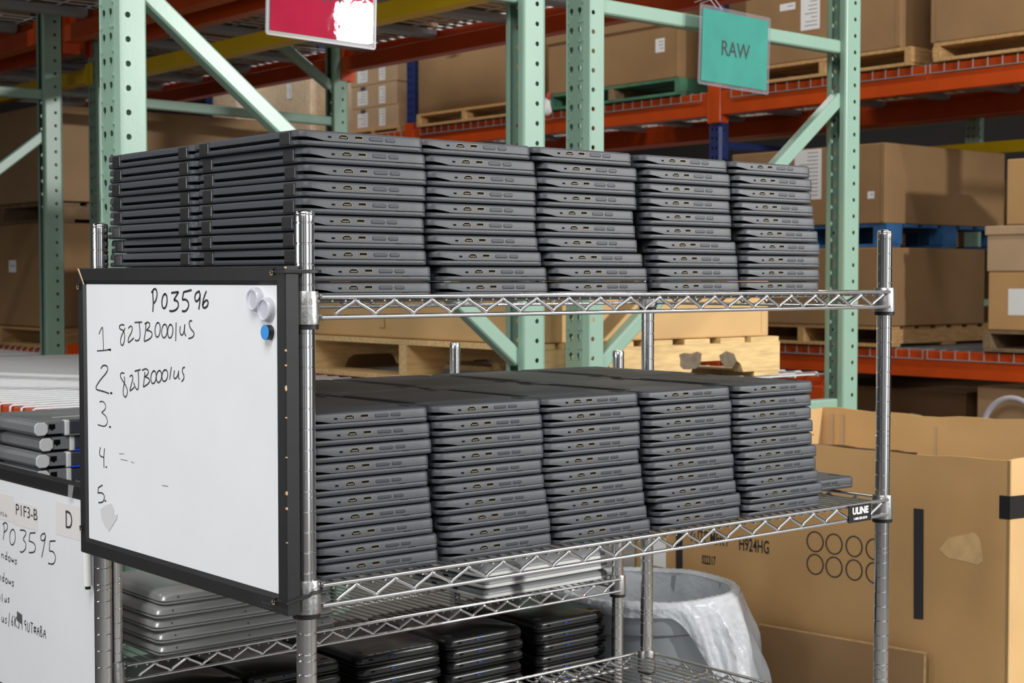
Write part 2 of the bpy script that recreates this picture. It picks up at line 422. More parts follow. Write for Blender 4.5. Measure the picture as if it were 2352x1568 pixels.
def laptop_proto(full=True):
    e = bpy.data.objects.new('laptop', None); C.objects.link(e); e.empty_display_size = .05
    b = MB(); b.rings([sring(.10, .02), sring(.03, .035), sring(0, .075), sring(0, .245), sring(.02, .274)], True); b.build('lid', 'charcoal_plastic', e)
    b = MB(); b.rings([sring(.09, .24), sring(.09, .30)], False, True, False)
    b.build('seam', 'port_dark', e)
    b = MB(); b.rings([sring(.02, .292, wedge), sring(0, .305, wedge), sring(.015, .685), sring(.045, .752), sring(.10, .793), sring(.35, .803)], True); b.build('base', 'charcoal_plastic', e)
    for y in (-4.15, 4.05):
        b = MB(); b.box(-LW/2-.035, -LW/2+.5, y-.52, y+.52, .07, .725); b.build('hinge', 'hinge_plastic', e, bevel=.06, bseg=2)
        g = MB(); g.box(-LW/2-.02, -LW/2+.4, y-.56, y-.52, .10, .72); g.build('hinge_edge', 'button_plastic', e)
    def pad(x0, x1, y0, y1):
        b = MB(); b.box(x0, x1, y0, y1, .785, LT); b.build('rubber_foot', 'rubber', e, bevel=.02, bseg=1)
    pad(-3.62, -3.08, -3.5, 3.4); pad(3.0, 3.3, -4.6, -3.6); pad(3.0, 3.3, 3.6, 4.6)
    b = MB(); b.box(1.75, 2.2, -LL/2-.006, -LL/2+.05, .268, .30); b.build('lid_notch', 'port_dark', e)
    if not full: return e
    yf = -LL/2
    def flat(name, outline, z, rim, inner, rimw=.022, dep=.012, extra=None):
        b = MB(); n = len(outline); cx = sum(p[0] for p in outline)/n; cz = sum(p[1] for p in outline)/n
        def sc(w_): 
            return [(cx+(p[0]-cx)*(1-w_/max(.05, abs(p[0]-cx)) if abs(p[0]-cx) > .01 else 1), cz+(p[1]-cz)*(1-w_/max(.04, abs(p[1]-cz)) if abs(p[1]-cz) > .01 else 1)) for p in outline]
        inn = sc(rimw)
        # rim stands a hair proud of the plastic, the mouth lies behind it
        yo = lambda zz: yf+.015*(zz-.305)/.355-.002
        b.rings([[(p[0], yo(p[1])+.02, p[1]) for p in outline], [(p[0], yo(p[1])-dep, p[1]) for p in outline], [(p[0], yo(p[1])-dep, p[1]) for p in inn], [(p[0], yo(p[1])-.003, p[1]) for p in inn]], False, True, False)
        b.cur = 1; b.poly([(p[0], yo(p[1])-.003, p[1]) for p in inn])
        if extra:
            b.cur = 2; x0, x1, z0, z1 = extra; b.box(x0, x1, yf-.010, yf+.02, z0, z1)
        return b.build(name, [rim, inner, 'port_tongue'], e)
    def rect(x, z, w_, h): return [(x-w_/2, z-h/2), (x+w_/2, z-h/2), (x+w_/2, z+h/2), (x-w_/2, z+h/2)]
    flat('lock_slot', rect(-2.07, .50, .22, .11), .5, 'charcoal_plastic', 'port_dark', .012, .004)
    hx, hz, hw, hh = -1.25, .535, .58, .23
    # port mouth: square on one side, two chamfered corners (as it lies here, on the right)
    flat('video_port', [(hx-hw/2, hz-hh/2), (hx+hw/2, hz-hh/2), (hx+hw/2, hz), (hx+hw/2-.12, hz+hh/2), (hx-hw/2+.12, hz+hh/2), (hx-hw/2, hz+.03)], .5, 'port_metal', 'port_dark', .016, .010, (hx-.2, hx+.2, hz-.05, hz+.015))
    flat('usb_port', rect(-.34, .535, .48, .21), .5, 'port_metal', 'port_dark', .016, .010, (-.54, -.14, .455, .51))
    def pill(x, z, w_, h, n=6):
        r = h/2; pts = []
        for i in range(n+1): a = math.radians(-90+180*i/n); pts.append((x+w_/2-r+r*math.cos(a), z+r*math.sin(a)))
        for i in range(n+1): a = math.radians(90+180*i/n); pts.append((x-w_/2+r+r*math.cos(a), z+r*math.sin(a)))
        return pts
    for nm, x, w_ in (('volume_button', .72, .80), ('power_button', 1.60, .56)):
        b = MB(); o1, o2, o3, o4 = pill(x, .535, w_+.10, .215), pill(x, .535, w_+.05, .175), pill(x, .535, w_+.025, .155), pill(x, .535, w_-.05, .09)
        y = lambda d, p: yf+.015*(p[1]-.305)/.355+d
        R = lambda pl, d: [(p[0], y(d, p), p[1]) for p in pl]
        b.rings([R(o1, .004), R(o1, -.004), R(o2, -.012)], False, False, False)
        b.cur = 1; b.rings([R(o2, -.012), R(o3, -.002)], False, False, False)
        b.cur = 2; b.rings([R(o3, -.002), R(o3, -.010), R(o4, -.014)], False, False, True)
        b.build(nm, ['button_rim', 'port_dark', 'button_plastic'], e)
    return e
pf, pb = laptop_proto(True), laptop_proto(False)
ORD = ['topmost', 'second from top', 'third from top', 'fourth from top', 'fifth from top', 'fifth from bottom', 'fourth from bottom', 'third from bottom', 'second from bottom', 'bottom']
COL = ['leftmost', 'second', 'middle', 'fourth', 'rightmost']
UP = [[7.7, 7.93, 7.99, 7.89, 7.86, 7.79, 7.84, 7.93, 8.24, 8.27], [15.15, 15.5, 15.62, 15.5, 15.52, 15.53, 15.69, 15.91, 16.35, 16.4],
      [22.89, 23.39, 23.23, 23.33, 23.11, 23.3, 23.4, 23.82, 24.18, 24.3], [31.19, 31.47, 31.51, 31.46, 31.59, 31.55, 32.03, 32.23, 32.23, 32.3],
      [39.07, 39.29, 39.26, 39.53, 39.62, 40.02, 40.29, 40.18, 40.18, 40.2]]
LO = [[7.96, 8.13, 8.22, 8.07, 8.01, 8.16, 8.27, 8.35, 8.61, 8.66], [15.88, 15.95, 16.11, 16.13, 15.98, 16.2, 16.32, 16.48, 16.63, 16.68],
      [23.5, 23.76, 23.71, 23.68, 23.59, 23.79, 23.92, 24.13, 24.32, 24.62], [31.47, 31.7, 31.67, 31.71, 31.71, 31.9, 31.99, 32.19, 32.56, 32.51],
      [39.62, 39.42, 39.49, 39.62, 39.62, 39.98, 40.06, 40.25, 40.69, 40.52]]
used = {}
def lay(proto, xr, yc, z, label, group, jit=.35, rz=None):
    rot = (0, 0, math.radians(random.uniform(-jit, jit)) if rz is None else math.radians(rz))
    loc = (xr-LW/2, yc, z)
    if proto.name not in used:
        used[proto.name] = 1; KIDS[proto.name] = kids(proto)
        proto.location = (loc[0]*IN, loc[1]*IN, (loc[2]+ZF)*IN); proto.rotation_euler = rot
        return tag(proto, label, 'laptop', group)
    o = dup(proto, loc, label, group, rot); o['category'] = 'laptop'; return o
for lev, (XR, zb, pitch, word) in enumerate(((UP, -3.705, .832, 'upper'), (LO, -17.80, .843, 'lower'))):
    for c in range(5):
        for k in range(10):
            z = zb+(9-k)*pitch
            lay(pf, XR[c][k]+.17+.012*c, .68+LL/2+random.uniform(-.05, .05), z,
                'charcoal laptop, %s, in the %s front stack on the %s shelf' % (ORD[k], COL[c], word), 'charcoal laptops stacked on the %s shelf' % word)
    if lev == 0:
        sh = [0, .28, .35, .25, .42, .3, .38, .4, .35, .3]
        for k in range(10):
            lay(pb, 8.2+(.3 if k == 9 else 0)+random.uniform(-.1, .1), 11.64+LL/2+random.uniform(0, .06), zb+(9-k)*pitch,
                'charcoal laptop, %s, in the back left stack of the upper shelf' % ORD[k], 'charcoal laptops stacked on the upper shelf')
    else:
        for c, xl in enumerate((8.35, 16.2, 24.55, 32.75)):
            for k in range(10):
                lay(pb, xl+LW+random.uniform(-.06, .06), 11.75+LL/2+random.uniform(0, .12), zb+(9-k)*pitch,
                    'charcoal laptop, %s, in the %s back row stack on the lower shelf' % (ORD[k], COL[c+1]), 'charcoal laptops stacked on the lower shelf')
lay(pf, 48.45, 3.95+LL/2, -17.50, 'single charcoal laptop overhanging the right end of the lower shelf', 'charcoal laptops stacked on the lower shelf', rz=-2.0)
# ------------------------------------------------------------------ laptops on the rack behind
def chamfer_slab(b, w, l, z0, z1, r, ins):
    def rg(i, z): return [(x*(1-2*i/w), y*(1-2*i/l), z) for (x, y) in rr_outline(w, l, r, 4)]
    b.rings([rg(ins, z0), rg(0, z0+ins*.8), rg(0, z1-ins*.8), rg(ins, z1)], True)
def simple_laptop(name, w, l, t, mats, extra=None, split=.42, ins=.08, r=.45, top_ins=None):
    e = bpy.data.objects.new(name, None); C.objects.link(e)
    b = MB(); chamfer_slab(b, w, l, 0, t*split-.015, r, ins*.7); b.build('lid', mats[0], e)
    b = MB(); i2 = top_ins or ins
    def rg(i, z): return [(x*(1-2*i/w), y*(1-2*i/l), z) for (x, y) in rr_outline(w, l, r, 4)]
    b.rings([rg(.05, t*split-.03), rg(.05, t*split+.012), rg(0, t*split+.03), rg(i2*.15, t*split+(t-t*split)*.55), rg(i2*.55, t*split+(t-t*split)*.86), rg(i2, t)], True)
    b.build('base', mats[1], e)
    if extra: extra(e)
    KIDS[e.name] = kids(e)
    return e
def put(e, locs, labels, cat, group, rots=None):
    for i, (p, lb) in enumerate(zip(locs, labels)):
        rz = (0, 0, math.radians(rots[i] if rots else random.uniform(-.6, .6)))
        if i == 0:
            e.location = (p[0]*IN, p[1]*IN, (p[2]+ZF)*IN); e.rotation_euler = rz; tag(e, lb, cat, group)
        else: tag(dup(e, p, lb, group, rz), lb, cat)
zS = -28.0-.27-.185+.065
def ex_silver(e):
    b = MB(); b.box(-6.0, -4.2, -4.3, -4.22, .83, .862); b.build('front_strip', 'white_plastic', e)
    for x in (-5.9, -.2, 5.9):
        b = MB(); b.lathe([(0, .01), (.07, .01), (.075, -.01), (0, -.012)], (0, 0), 8)
        o = b.build('screw', 'silver_dark', e); o.location = (x*IN, (-4.83)*IN, .52*IN); o.rotation_euler = (math.radians(70), 0, 0)
    for x in (1.2, 2.0):
        b = MB(); b.box(-7.26, -7.18, x, x+.5, .42, .56); b.build('side_port', 'port_dark', e)
sl = simple_laptop('silver_laptop', 14.4, 9.7, .86, ('silver', 'silver'), ex_silver, .36, .3, .55, .5)
OR5 = ['bottom', 'second from bottom', 'middle', 'second from top', 'topmost']
put(sl, [(14.95+d, R2Y+.2+4.85, zS+.005+i*.865) for i, d in enumerate((.1, 0, -.15, -.2, .35))],
    ['silver laptop, %s of five stacked on the rack below the whiteboard' % o for o in OR5], 'laptop', 'silver laptops on the rack behind')
def ex_white(e):
    for x in (-1.5, -.2, 1.3, 2.6):
        b = MB(); b.box(-7.12, -7.04, x, x+.55, .42, .54); b.build('side_port', 'port_dark', e)
wl = simple_laptop('white_laptop', 14.1, 9.8, .86, ('white_plastic', 'grey_plastic'), ex_white, .4, .14, .5, .62)
put(wl, [(43.55, R2Y+.75+4.9, zS+.005), (43.5, R2Y+.7+4.9, zS+.875), (43.4, R2Y+.85+4.9, zS+1.745)],
    ['white edged laptop, bottom of three stacked at the right end of the silver laptop shelf', 'white edged laptop, middle of three at the right end of the silver laptop shelf', 'white edged laptop, topmost of three at the right end of the silver laptop shelf'], 'laptop', 'white edged laptops on the rack behind', [.8, 1.5, .6])
zK = -37.4-.27-.185+.065
def ex_black(e):
    b = MB(); b.box(-1.15, -.55, -5.79, -5.70, .50, .62); b.build('usb_port', 'port_dark', e)
    b = MB(); b.box(-1.08, -.62, -5.802, -5.75, .53, .58); b.build('usb_tongue', 'usb_blue', e, label='blue port tongue')
    b = MB(); b.box(-2.95, -2.6, -5.79, -5.7, .48, .6); b.build('side_port', 'port_dark', e)
    b = MB(); b.box(1.7, 2.3, -5.78, -5.7, .46, .64); b.build('vent', 'mid_black', e)
    b = MB(); b.box(-3.6, 3.6, -5.765, -5.7, .42, .66); b.build('side_panel', 'mid_black', e)
    for x in (-3.1, 3.1):
        b = MB(); b.lathe([(0, .02), (.3, .02), (.34, 0), (.34, -.03)], (x, -4.6), 12, fn=lambda r, z, t: (r, z+.93)); b.build('rubber_foot', 'rubber', e)
bl = simple_laptop('black_laptop', 8.1, 11.5, .93, ('gloss_black', 'gloss_black'), ex_black, .34, .2, .7, .34)
locs, labs = [], []
NT = ['first', 'second', 'third', 'fourth', 'fifth']
OR7 = ['bottom', 'second from bottom', 'third from bottom', 'middle', 'third from top', 'second from top', 'topmost']
for c, xl in enumerate((7.2, 15.3, 24.6, 33.2, 42.6)):
    for k in range(7):
        locs.append((xl+4.05+random.uniform(-.22, .22), R2Y+1.1+5.75+random.uniform(-.1, .15), zK+.005+k*.945))
        labs.append('black laptop, %s in the %s stack from the left, under the silver laptops' % (OR7[k], NT[c]))
put(bl, locs, labs, 'laptop', 'black laptops on the rack behind')
# four thick grey laptops at the left end of the rack behind
zR = -17.75-.27-.185+.065
def rugged(blue):
    e = bpy.data.objects.new('rugged_laptop', None); C.objects.link(e)
    b = MB(); b.box(.35, 11, .95, 10.4, .12, .58); b.build('lid', 'grey_plastic', e, bevel=.1)
    b = MB(); b.box(.5, 11, .0+.95, 10.4, .60, 1.16); b.build('base', 'grey_plastic', e, bevel=.08)
    hexp = [(0, .34), (.22, .12), (.75, .12), (1.0, .34), (1.0, .84), (.78, 1.08), (.22, 1.08), (0, .84)]
    b = MB(); b.poly([(x, .5, z) for x, z in hexp], (0, 9.9, 0)); hb = b.build('hinge_barrel', 'grey_plastic', e, bevel=.04)
    b = MB(); b.poly([(x, .38, z) for x, z in hexp], (0, .13, 0)); b.build('hinge_cap', 'grey_light', hb, bevel=.03)
    b = MB(); b.box(1.0, 2.35, .5, 1.2, .18, 1.12); pb_ = b.build('port_block', 'grey_plastic', e, bevel=.03)
    b = MB(); b.box(1.12, 1.62, .485, .6, .55, .92); b.build('network_port', 'port_dark', pb_)
    b = MB(); b.box(1.28, 1.46, .479, .6, .47, .58); b.build('network_port_tab', 'port_dark', pb_)
    b = MB(); b.lathe([(0, -.01), (.05, -.01), (.055, .01)], (0, 0), 8); o = b.build('screw', 'port_metal', pb_); o.location = (1.9*IN, .49*IN, .62*IN); o.rotation_euler = (math.radians(-90), 0, 0)
    b = MB(); b.box(2.35, 2.75, .42, 1.2, .0, 1.16); b.build('bumper_edge', 'grey_light', e, bevel=.1)
    b = MB(); b.box(2.7, 9.6, .40, 1.2, .1, 1.14); bp = b.build('bumper', 'rug_dark', e, bevel=.12)
    b = MB(); b.box(3.5, 8.6, .36, .5, .3, .95); b.build('port_cover', 'gloss_black', bp, bevel=.03)
    for z in (.45, .6, .75):
        b = MB(); b.box(4.4, 6.4, .345, .4, z, z+.05); b.build('vent', 'silver', bp)
    b = MB(); b.box(2.72, 9.6, .38, 1.2, -.02, .12); b.build('bumper_trim', 'rug_blue' if blue else 'silver_dark', bp, bevel=.03, label='bright blue bumper trim' if blue else None)
    b = MB(); b.box(2.6, 5.2, 3.2, 3.36, 1.15, 1.175); b.build('lid_strip', 'white_plastic', e)
    return e
for i, (dx, dy, bl_, lb) in enumerate(((.1, .1, False, 'thick grey laptop, bottom of four behind the second whiteboard'), (.05, .0, True, 'thick grey laptop with blue trim, third down behind the second whiteboard'),
                             (.45, .25, True, 'thick grey laptop with blue trim, second down behind the second whiteboard'), (0, .1, False, 'thick grey laptop with grey trim, topmost behind the second whiteboard'))):
    e = rugged(bl_); p = (5.5+dx, 45.0+dy, zR+.15+i*1.19); e.location = (p[0]*IN, p[1]*IN, (p[2]+ZF)*IN)
    tag(e, lb, 'laptop', 'thick grey laptops on the rack behind')
# ------------------------------------------------------------------ whiteboards hung on the rack ends
def whiteboard(xf, xb, y0, y1, z0, z1, label, chip):
    "board facing -x: front at xf, back at xb"
    o = ((xf+xb)/2, (y0+y1)/2, z0); r = thing('whiteboard', o, label, 'whiteboard', 'whiteboards on the rack ends')
    W_ = .98
    prof = [(0, xb), (0, xf+.06), (.06, xf), (.70, xf), (.80, xf+.05), (W_, xf+.14), (W_, xb)]
    cs = [(y0, z0), (y1, z0), (y1, z1), (y0, z1)]; ins = [(1, 1), (-1, 1), (-1, -1), (1, -1)]
    for i in range(4):
        a, b_ = cs[i], cs[(i+1) % 4]; ia, ib = ins[i], ins[(i+1) % 4]
        m = MB(o); m.rings([[(x, a[0]+ia[0]*t, a[1]+ia[1]*t) for t, x in prof], [(x, b_[0]+ib[0]*t, b_[1]+ib[1]*t) for t, x in prof]])
        m.build('frame_rail', 'frame_black', r)
    m = MB(o); m.box(xf+.12, xb-.05, y0+W_-.05, y1-W_+.05, z0+W_-.05, z1-W_+.05); m.build('panel', 'board_white', r)
    if chip:                                        # bare wood showing along the far upper mitre, and chips on the near edge
        m = MB(o)
        m.add([(xf-.012, y1-.02, z1-.02), (xf-.012, y1-.24, z1-.02), (xf-.012, y1-W_+.02, z1-W_+.02), (xf-.012, y1-W_+.16, z1-W_+.02)], [(0, 1, 2, 3)])
        m.poly([(xf-.01, y1-.0, z1+.012), (xb, y1, z1+.012), (xb, y1-.3, z1+.012), (xf-.01, y1-.2, z1+.012)])
        m.build('raw_wood_edge', 'raw_wood', r, label='bare wood corner')
        m = MB(o)
        for z, h in ((-6.2, .12), (-6.9, .1), (-8.1, .3), (-9.4, .08), (-11.3, .07), (-13.1, .22), (-13.8, .15), (-15.4, .06), (-2.25, .12)):
            y = y0-.01
            m.poly([(xf+.02, y, z), (xf+.09, y, z+h*.3), (xf+.06, y, z+h), (xf-.0, y, z+h*.8)], (0, .012, 0))
            m.poly([(xf-.006, y0+.0, z+.02), (xf-.006, y0+.07, z+h*.4), (xf-.006, y0+.04, z+h), (xf-.006, y0, z+h*.7)])
        m.build('chipped_edge', 'raw_wood', r, label='pale chips along the black edge')
    return r, o
B1, B1o = whiteboard(-1.5, -.745, -.62, 22.4, -18.93, -2.1, 'black framed whiteboard with two numbered lines, tied to the front rack', True)
XP1 = -1.5+.12
on1 = lambda u, v, d: (XP1-d, u, v)
def strokes(board, o, xp, sc, ox, oy, lists, wdt, name='handwriting', m='ink', shift=(0, 0)):
    b = MB(o)
    for l in lists:
        pts = []
        for (x, y) in l:
            q = hit(ox+x/sc, oy+y/sc, 'x', xp); pts.append((q.y+shift[0], q.z+shift[1]))
        ribbon(b, pts, wdt, lambda u, v, d: (xp-d, u, v), .012)
    return b.build(name, m, board)
def ell(cx, cy, rx, ry, tilt=0, n=16): return [(cx+rx*math.cos(2*math.pi*i/n-1.9)-tilt*math.sin(2*math.pi*i/n-1.9)*rx, cy+ry*math.sin(2*math.pi*i/n-1.9)) for i in range(n+2)]
def dot(x, y, r=5): return [(x-r, y), (x+r, y), (x+r*.5, y+r*.7)]
A1 = (4.48, 190, 610)
strokes(B1, B1o, XP1, *A1, [[(722, 475), (728, 380), (722, 300), (724, 262)], [(708, 278), (735, 236), (758, 242), (768, 285), (760, 345), (735, 388)], ell(843, 365, 27, 75, .2),
    [(912, 280), (988, 270)], [(988, 270), (938, 354)], [(938, 354), (978, 362), (990, 412), (965, 455), (912, 472), (893, 460)], [(1122, 250), (1038, 272)], [(1038, 272), (1026, 350)], [(1026, 350), (1062, 345), (1092, 378), (1090, 430), (1058, 472), (1022, 466)],
    [(1205, 262), (1165, 280), (1152, 330), (1165, 374), (1198, 350), (1212, 300), (1198, 262)], [(1208, 290), (1208, 370), (1195, 450)], [(1274, 260), (1247, 330), (1232, 405), (1245, 438), (1280, 425), (1295, 380), (1280, 350), (1250, 372), (1236, 410)]], .115, m='ink_black')
strokes(B1, B1o, XP1, *A1, [[(168, 705), (208, 608), (211, 740), (215, 868)], [(148, 876), (220, 872), (292, 860)], dot(275, 862, 12), dot(283, 868, 9)], .075)
strokes(B1, B1o, XP1, *A1, [[(430, 612), (400, 603), (374, 625), (385, 652), (425, 668), (433, 720), (430, 780), (412, 824), (395, 812), (388, 770), (402, 715), (425, 670), (438, 640)],
    [(470, 645), (492, 617), (514, 632), (505, 685), (470, 745), (468, 798), (500, 768), (527, 742)], [(535, 584), (612, 580)], [(582, 582), (592, 690), (588, 752), (566, 776), (538, 764)],
    [(655, 585), (645, 690), (632, 772)], [(638, 600), (668, 578), (692, 592), (690, 628), (656, 664)], [(656, 664), (702, 672), (720, 705), (700, 750), (634, 780)],
    ell(772, 660, 27, 76, .15), ell(842, 672, 29, 70, .15), ell(902, 674, 27, 70, .15), [(963, 583), (958, 776)], [(1005, 622), (1000, 690), (1018, 720), (1043, 692), (1052, 600)], [(1050, 612), (1046, 690), (1064, 724)],
    [(1127, 572), (1108, 560), (1094, 592), (1108, 645), (1152, 692), (1138, 735), (1090, 750)]], .085)
strokes(B1, B1o, XP1, *A1, [[(188, 1060), (205, 1028), (235, 1022), (262, 1045), (252, 1095), (185, 1170), (136, 1245), (140, 1275), (200, 1288), (272, 1314)], dot(295, 1308, 10), dot(293, 1312, 8)], .09)
strokes(B1, B1o, XP1, *A1, [[(430, 1108), (402, 1098), (385, 1125), (397, 1162), (445, 1230), (466, 1295), (445, 1360), (418, 1330), (416, 1270), (435, 1190), (428, 1140)],
    [(485, 1142), (506, 1120), (522, 1150), (502, 1220), (482, 1294), (510, 1272), (532, 1248)], [(535, 1086), (596, 1068)], [(572, 1078), (578, 1200), (572, 1282), (545, 1262), (525, 1200)],
    [(642, 1092), (625, 1246)], [(612, 1076), (652, 1056), (680, 1082), (675, 1112), (642, 1142)], [(642, 1142), (692, 1162), (686, 1208), (625, 1248)],
    ell(730, 1147, 28, 66, .2), ell(786, 1140, 27, 62, .2), ell(846, 1130, 30, 60, .2), [(914, 1040), (895, 1172)], [(945, 1075), (934, 1150), (958, 1166), (984, 1120), (990, 1078)], [(988, 1090), (985, 1150), (999, 1168)],
    [(1053, 1045), (1030, 1050), (1024, 1090), (1046, 1132), (1040, 1170), (1018, 1192)]], .085)
A2 = (2.936, 0, 517)
strokes(B1, B1o, XP1, *A2, [[(672, 1192), (690, 1184), (712, 1205), (715, 1238), (686, 1262)], [(686, 1262), (718, 1288), (728, 1330), (708, 1360), (660, 1344)], dot(743, 1358, 6), dot(742, 1361, 5)], .07)
A3 = (2.936, 0, 1034)
strokes(B1, B1o, XP1, *A3, [[(678, -22), (668, 35), (702, 48)], [(706, -14), (700, 50), (702, 116)], dot(717, 112, 5)], .08)
strokes(B1, B1o, XP1, *A3, [[(692, 234), (664, 251)], [(664, 251), (661, 287)], [(661, 287), (690, 284), (708, 310), (697, 350), (664, 352)], dot(711, 340, 6)], .085)
strokes(B1, B1o, XP1, *A3, [[(805, 22), (838, 24)], [(815, 60), (862, 70)], [(885, 76), (905, 86)], [(1095, 236), (1135, 242)]], .03)
b = MB(B1o); pts = []
for (x, y) in ((680, 395), (715, 368), (757, 358), (770, 400), (768, 435), (795, 432), (790, 460), (737, 545), (710, 510), (685, 455)):
    q = hit(x/2.936, 1034+y/2.936, 'x', XP1); pts.append((XP1-.015, q.y, q.z))
b.poly(pts, (-.01, 0, 0)); b.build('tape_scrap', 'grey_light', B1, label='torn grey scrap of tape')
pts = [hit(598, 1372, 'x', -1.5), hit(626, 1381, 'x', -1.5), hit(624, 1395, 'x', -1.5), hit(598, 1388, 'x', -1.5)]
cy = sum(p.y for p in pts)/4; cz = sum(p.z for p in pts)/4
b = MB(B1o); oo = rr_outline(1.35, .42, .08, 3); b.rings([[(-1.507, cy+x, cz+y) for x, y in oo], [(-1.507, cy+x*.975, cz+y*.93) for x, y in oo]], False, False, False); b.build('maker_badge', 'frame_inner', B1)
text_mesh('Quartet', .27, 'frame_inner', lambda u, v, d: (-1.5-d, cy-u, cz+v), 'maker_lettering', B1, B1o, .01)
def magnet(name, px, py, rad, mats, label, hgt):
    q = hit(px, py, 'x', XP1); o = (XP1, q.y, q.z); t = thing(name, o, label, 'magnet', 'magnets on the whiteboard')
    R_ = Matrix.Translation(Vector(o)) @ Matrix.Rotation(math.radians(-90), 4, 'Y')
    b = MB(o); b.T = R_
    b.lathe([(0, .0), (rad, .0), (rad*1.04, hgt*.2), (rad*.97, hgt*.8), (rad*.85, hgt), (rad*.8, hgt), (rad*.76, hgt*.7), (0, hgt*.7)], (0, 0), 28)
    b.build('body', mats[0], t)
    if mats[1]:
        b = MB(o); b.T = R_; b.lathe([(rad*.62, .02), (rad*.62, hgt*.6), (0, hgt*.62)], (0, 0), 24); b.build('core', mats[1], t)
    return t
magnet('push_magnet', 591, 688, .60, ('clear_plastic', 'magnet_grey'), 'clear round magnet, upper of two on the whiteboard', .34)
magnet('push_magnet', 617, 711, .60, ('clear_plastic', 'magnet_grey'), 'clear round magnet, lower of two on the whiteboard', .34)
q = hit(621, 763, 'x', XP1); t = thing('disc_magnet', (XP1, q.y, q.z), 'small blue faced round magnet below the clear ones', 'magnet', 'magnets on the whiteboard')
R_ = Matrix.Translation((XP1, q.y, q.z)) @ Matrix.Rotation(math.radians(-90), 4, 'Y')
b = MB((XP1, q.y, q.z)); b.T = R_; b.lathe([(0, 0), (.36, 0), (.36, .3), (0, .3)], (0, 0), 24); b.build('body', 'black_plastic', t)
b = MB((XP1, q.y, q.z)); b.T = R_; b.lathe([(.36, .3), (.36, .33), (0, .33)], (0, 0), 24); b.build('face', 'magnet_blue', t)
def cable_tie(path, label):
    o = path[0]; t = thing('cable_tie', o, label, 'cable tie', 'cable ties on the whiteboard')
    b = MB(o)
    P = [Vector(p) for p in path]
    b.tube(P, .045, 6); b.tube([p+Vector((0, 0, .09)) for p in P], .045, 6); b.tube([p+Vector((0, 0, .045)) for p in P], .05, 6)
    b.build('strap', 'black_plastic', t)
    b = MB(o); p = P[0]; b.box(p.x-.1, p.x+.1, p.y-.02, p.y+.16, p.z-.08, p.z+.2); b.build('lock_head', 'black_plastic', t, bevel=.02)
    b = MB(o)
    for k in range(7):
        a = k*.9; b.tube([p+Vector((-.02, .1, -.02)), p+Vector((-.09, .1+.14*math.cos(a), -.02+.13*math.sin(a)))], .025, 4)
    b.build('splintered_hole', 'raw_wood', t, label='pale splinters round the hole')
    return t
def loop(z0, z1, yb, dirn):
    "from the board face, round the post at x = 0, y = yb"
    pts = [(-1.56, yb+dirn*1.05, z0), (-1.56, yb+dirn*.4, z0), (-1.56, yb-dirn*.66, z0*.9+z1*.1), (-1.0, yb-dirn*.74, z0*.7+z1*.3)] if False else []
    pts = [(-1.56, yb+.28, z0), (-1.56, yb-.2, z0), (-1.54, yb-.68, z0), (-.9, yb-.70, z0+(z1-z0)*.4), (-.3, yb-.78, z0+(z1-z0)*.7)]
    for a in range(-100, 30, 26): pts.append((.78*math.cos(math.radians(a)), yb+.78*math.sin(math.radians(a)), z1))
    return pts
cable_tie(loop(-2.42, -2.42, 0, 1), 'black cable tie at the upper near corner of the whiteboard')
cable_tie(loop(-18.35, -18.0, 0, 1), 'black cable tie at the lower near corner of the whiteboard')
def loop2(z):
    pts = [(-1.56, 22.0, z), (-1.56, 22.3, z), (-1.5, 22.48, z), (-.8, 22.55, z+.02), (-.5, 23.0, z)]
    for a in range(160, 20, -28): pts.append((.66*math.cos(math.radians(a)), 22.55+.66*math.sin(math.radians(a)), z))
    return pts
cable_tie(loop2(-3.2), 'black cable tie at the upper far corner of the whiteboard')
cable_tie(loop2(-17.5), 'black cable tie at the lower far corner of the whiteboard')
# second whiteboard, on the end of the rack behind
B2, B2o = whiteboard(2.95, 3.81, 29.55, 52.5, -33.3, -16.42, 'black framed whiteboard with taped paper labels, on the rack behind', False)
XP2 = 2.95+.12
A4 = (3.2125, 0, 1080)
def paper2(px, name, m, label=None):
    pts = [hit(x/3.2125, 1080+y/3.2125, 'x', XP2) for x, y in px]; b = MB(B2o)
    b.poly([(XP2-.01, p.y, p.z) for p in pts], (-.012, 0, 0)); return b.build(name, m, B2, label=label)
mat('taped_paper', (226, 221, 219), .3)
paper2([(108, 228), (276, 268), (280, 446), (106, 398)], 'paper_label', 'taped_paper', 'taped paper label reading P1F3-B')
paper2([(415, 228), (592, 270), (590, 516), (415, 470)], 'paper_label', 'taped_paper', 'taped paper label reading D')
paper2([(-60, 150), (100, 190), (108, 385), (-60, 340)], 'paper_label', 'taped_paper', 'taped paper label at the photo edge')
def txt2(txt, cx, cy, h, wpx, skew=.22, m='print_black'):
    c = hit(cx/3.2125, 1080+cy/3.2125, 'x', XP2); e1 = hit((cx-wpx/2)/3.2125, 1080+(cy)/3.2125, 'x', XP2); e2 = hit((cx+wpx/2)/3.2125, 1080+cy/3.2125, 'x', XP2)
    wd = abs(e1.y-e2.y)
    cu = bpy.data.curves.new('m', 'FONT'); cu.body = txt; cu.size = h; ob = bpy.data.objects.new('m', cu); C.objects.link(ob); bpy.context.view_layer.update(); w0 = ob.dimensions.x/1; bpy.data.objects.remove(ob)
    text_mesh(txt, h, m, lambda u, v, d: (XP2-.024-d, c.y-u, c.z+v), 'printed_lettering', B2, B2o, .01, xs=wd/max(w0, .01))
txt2('P1F3-B', 197, 312, 1.15, 158); txt2('D', 511, 372, 1.75, 48); txt2('P1F3-b', 18, 322, .42, 70)
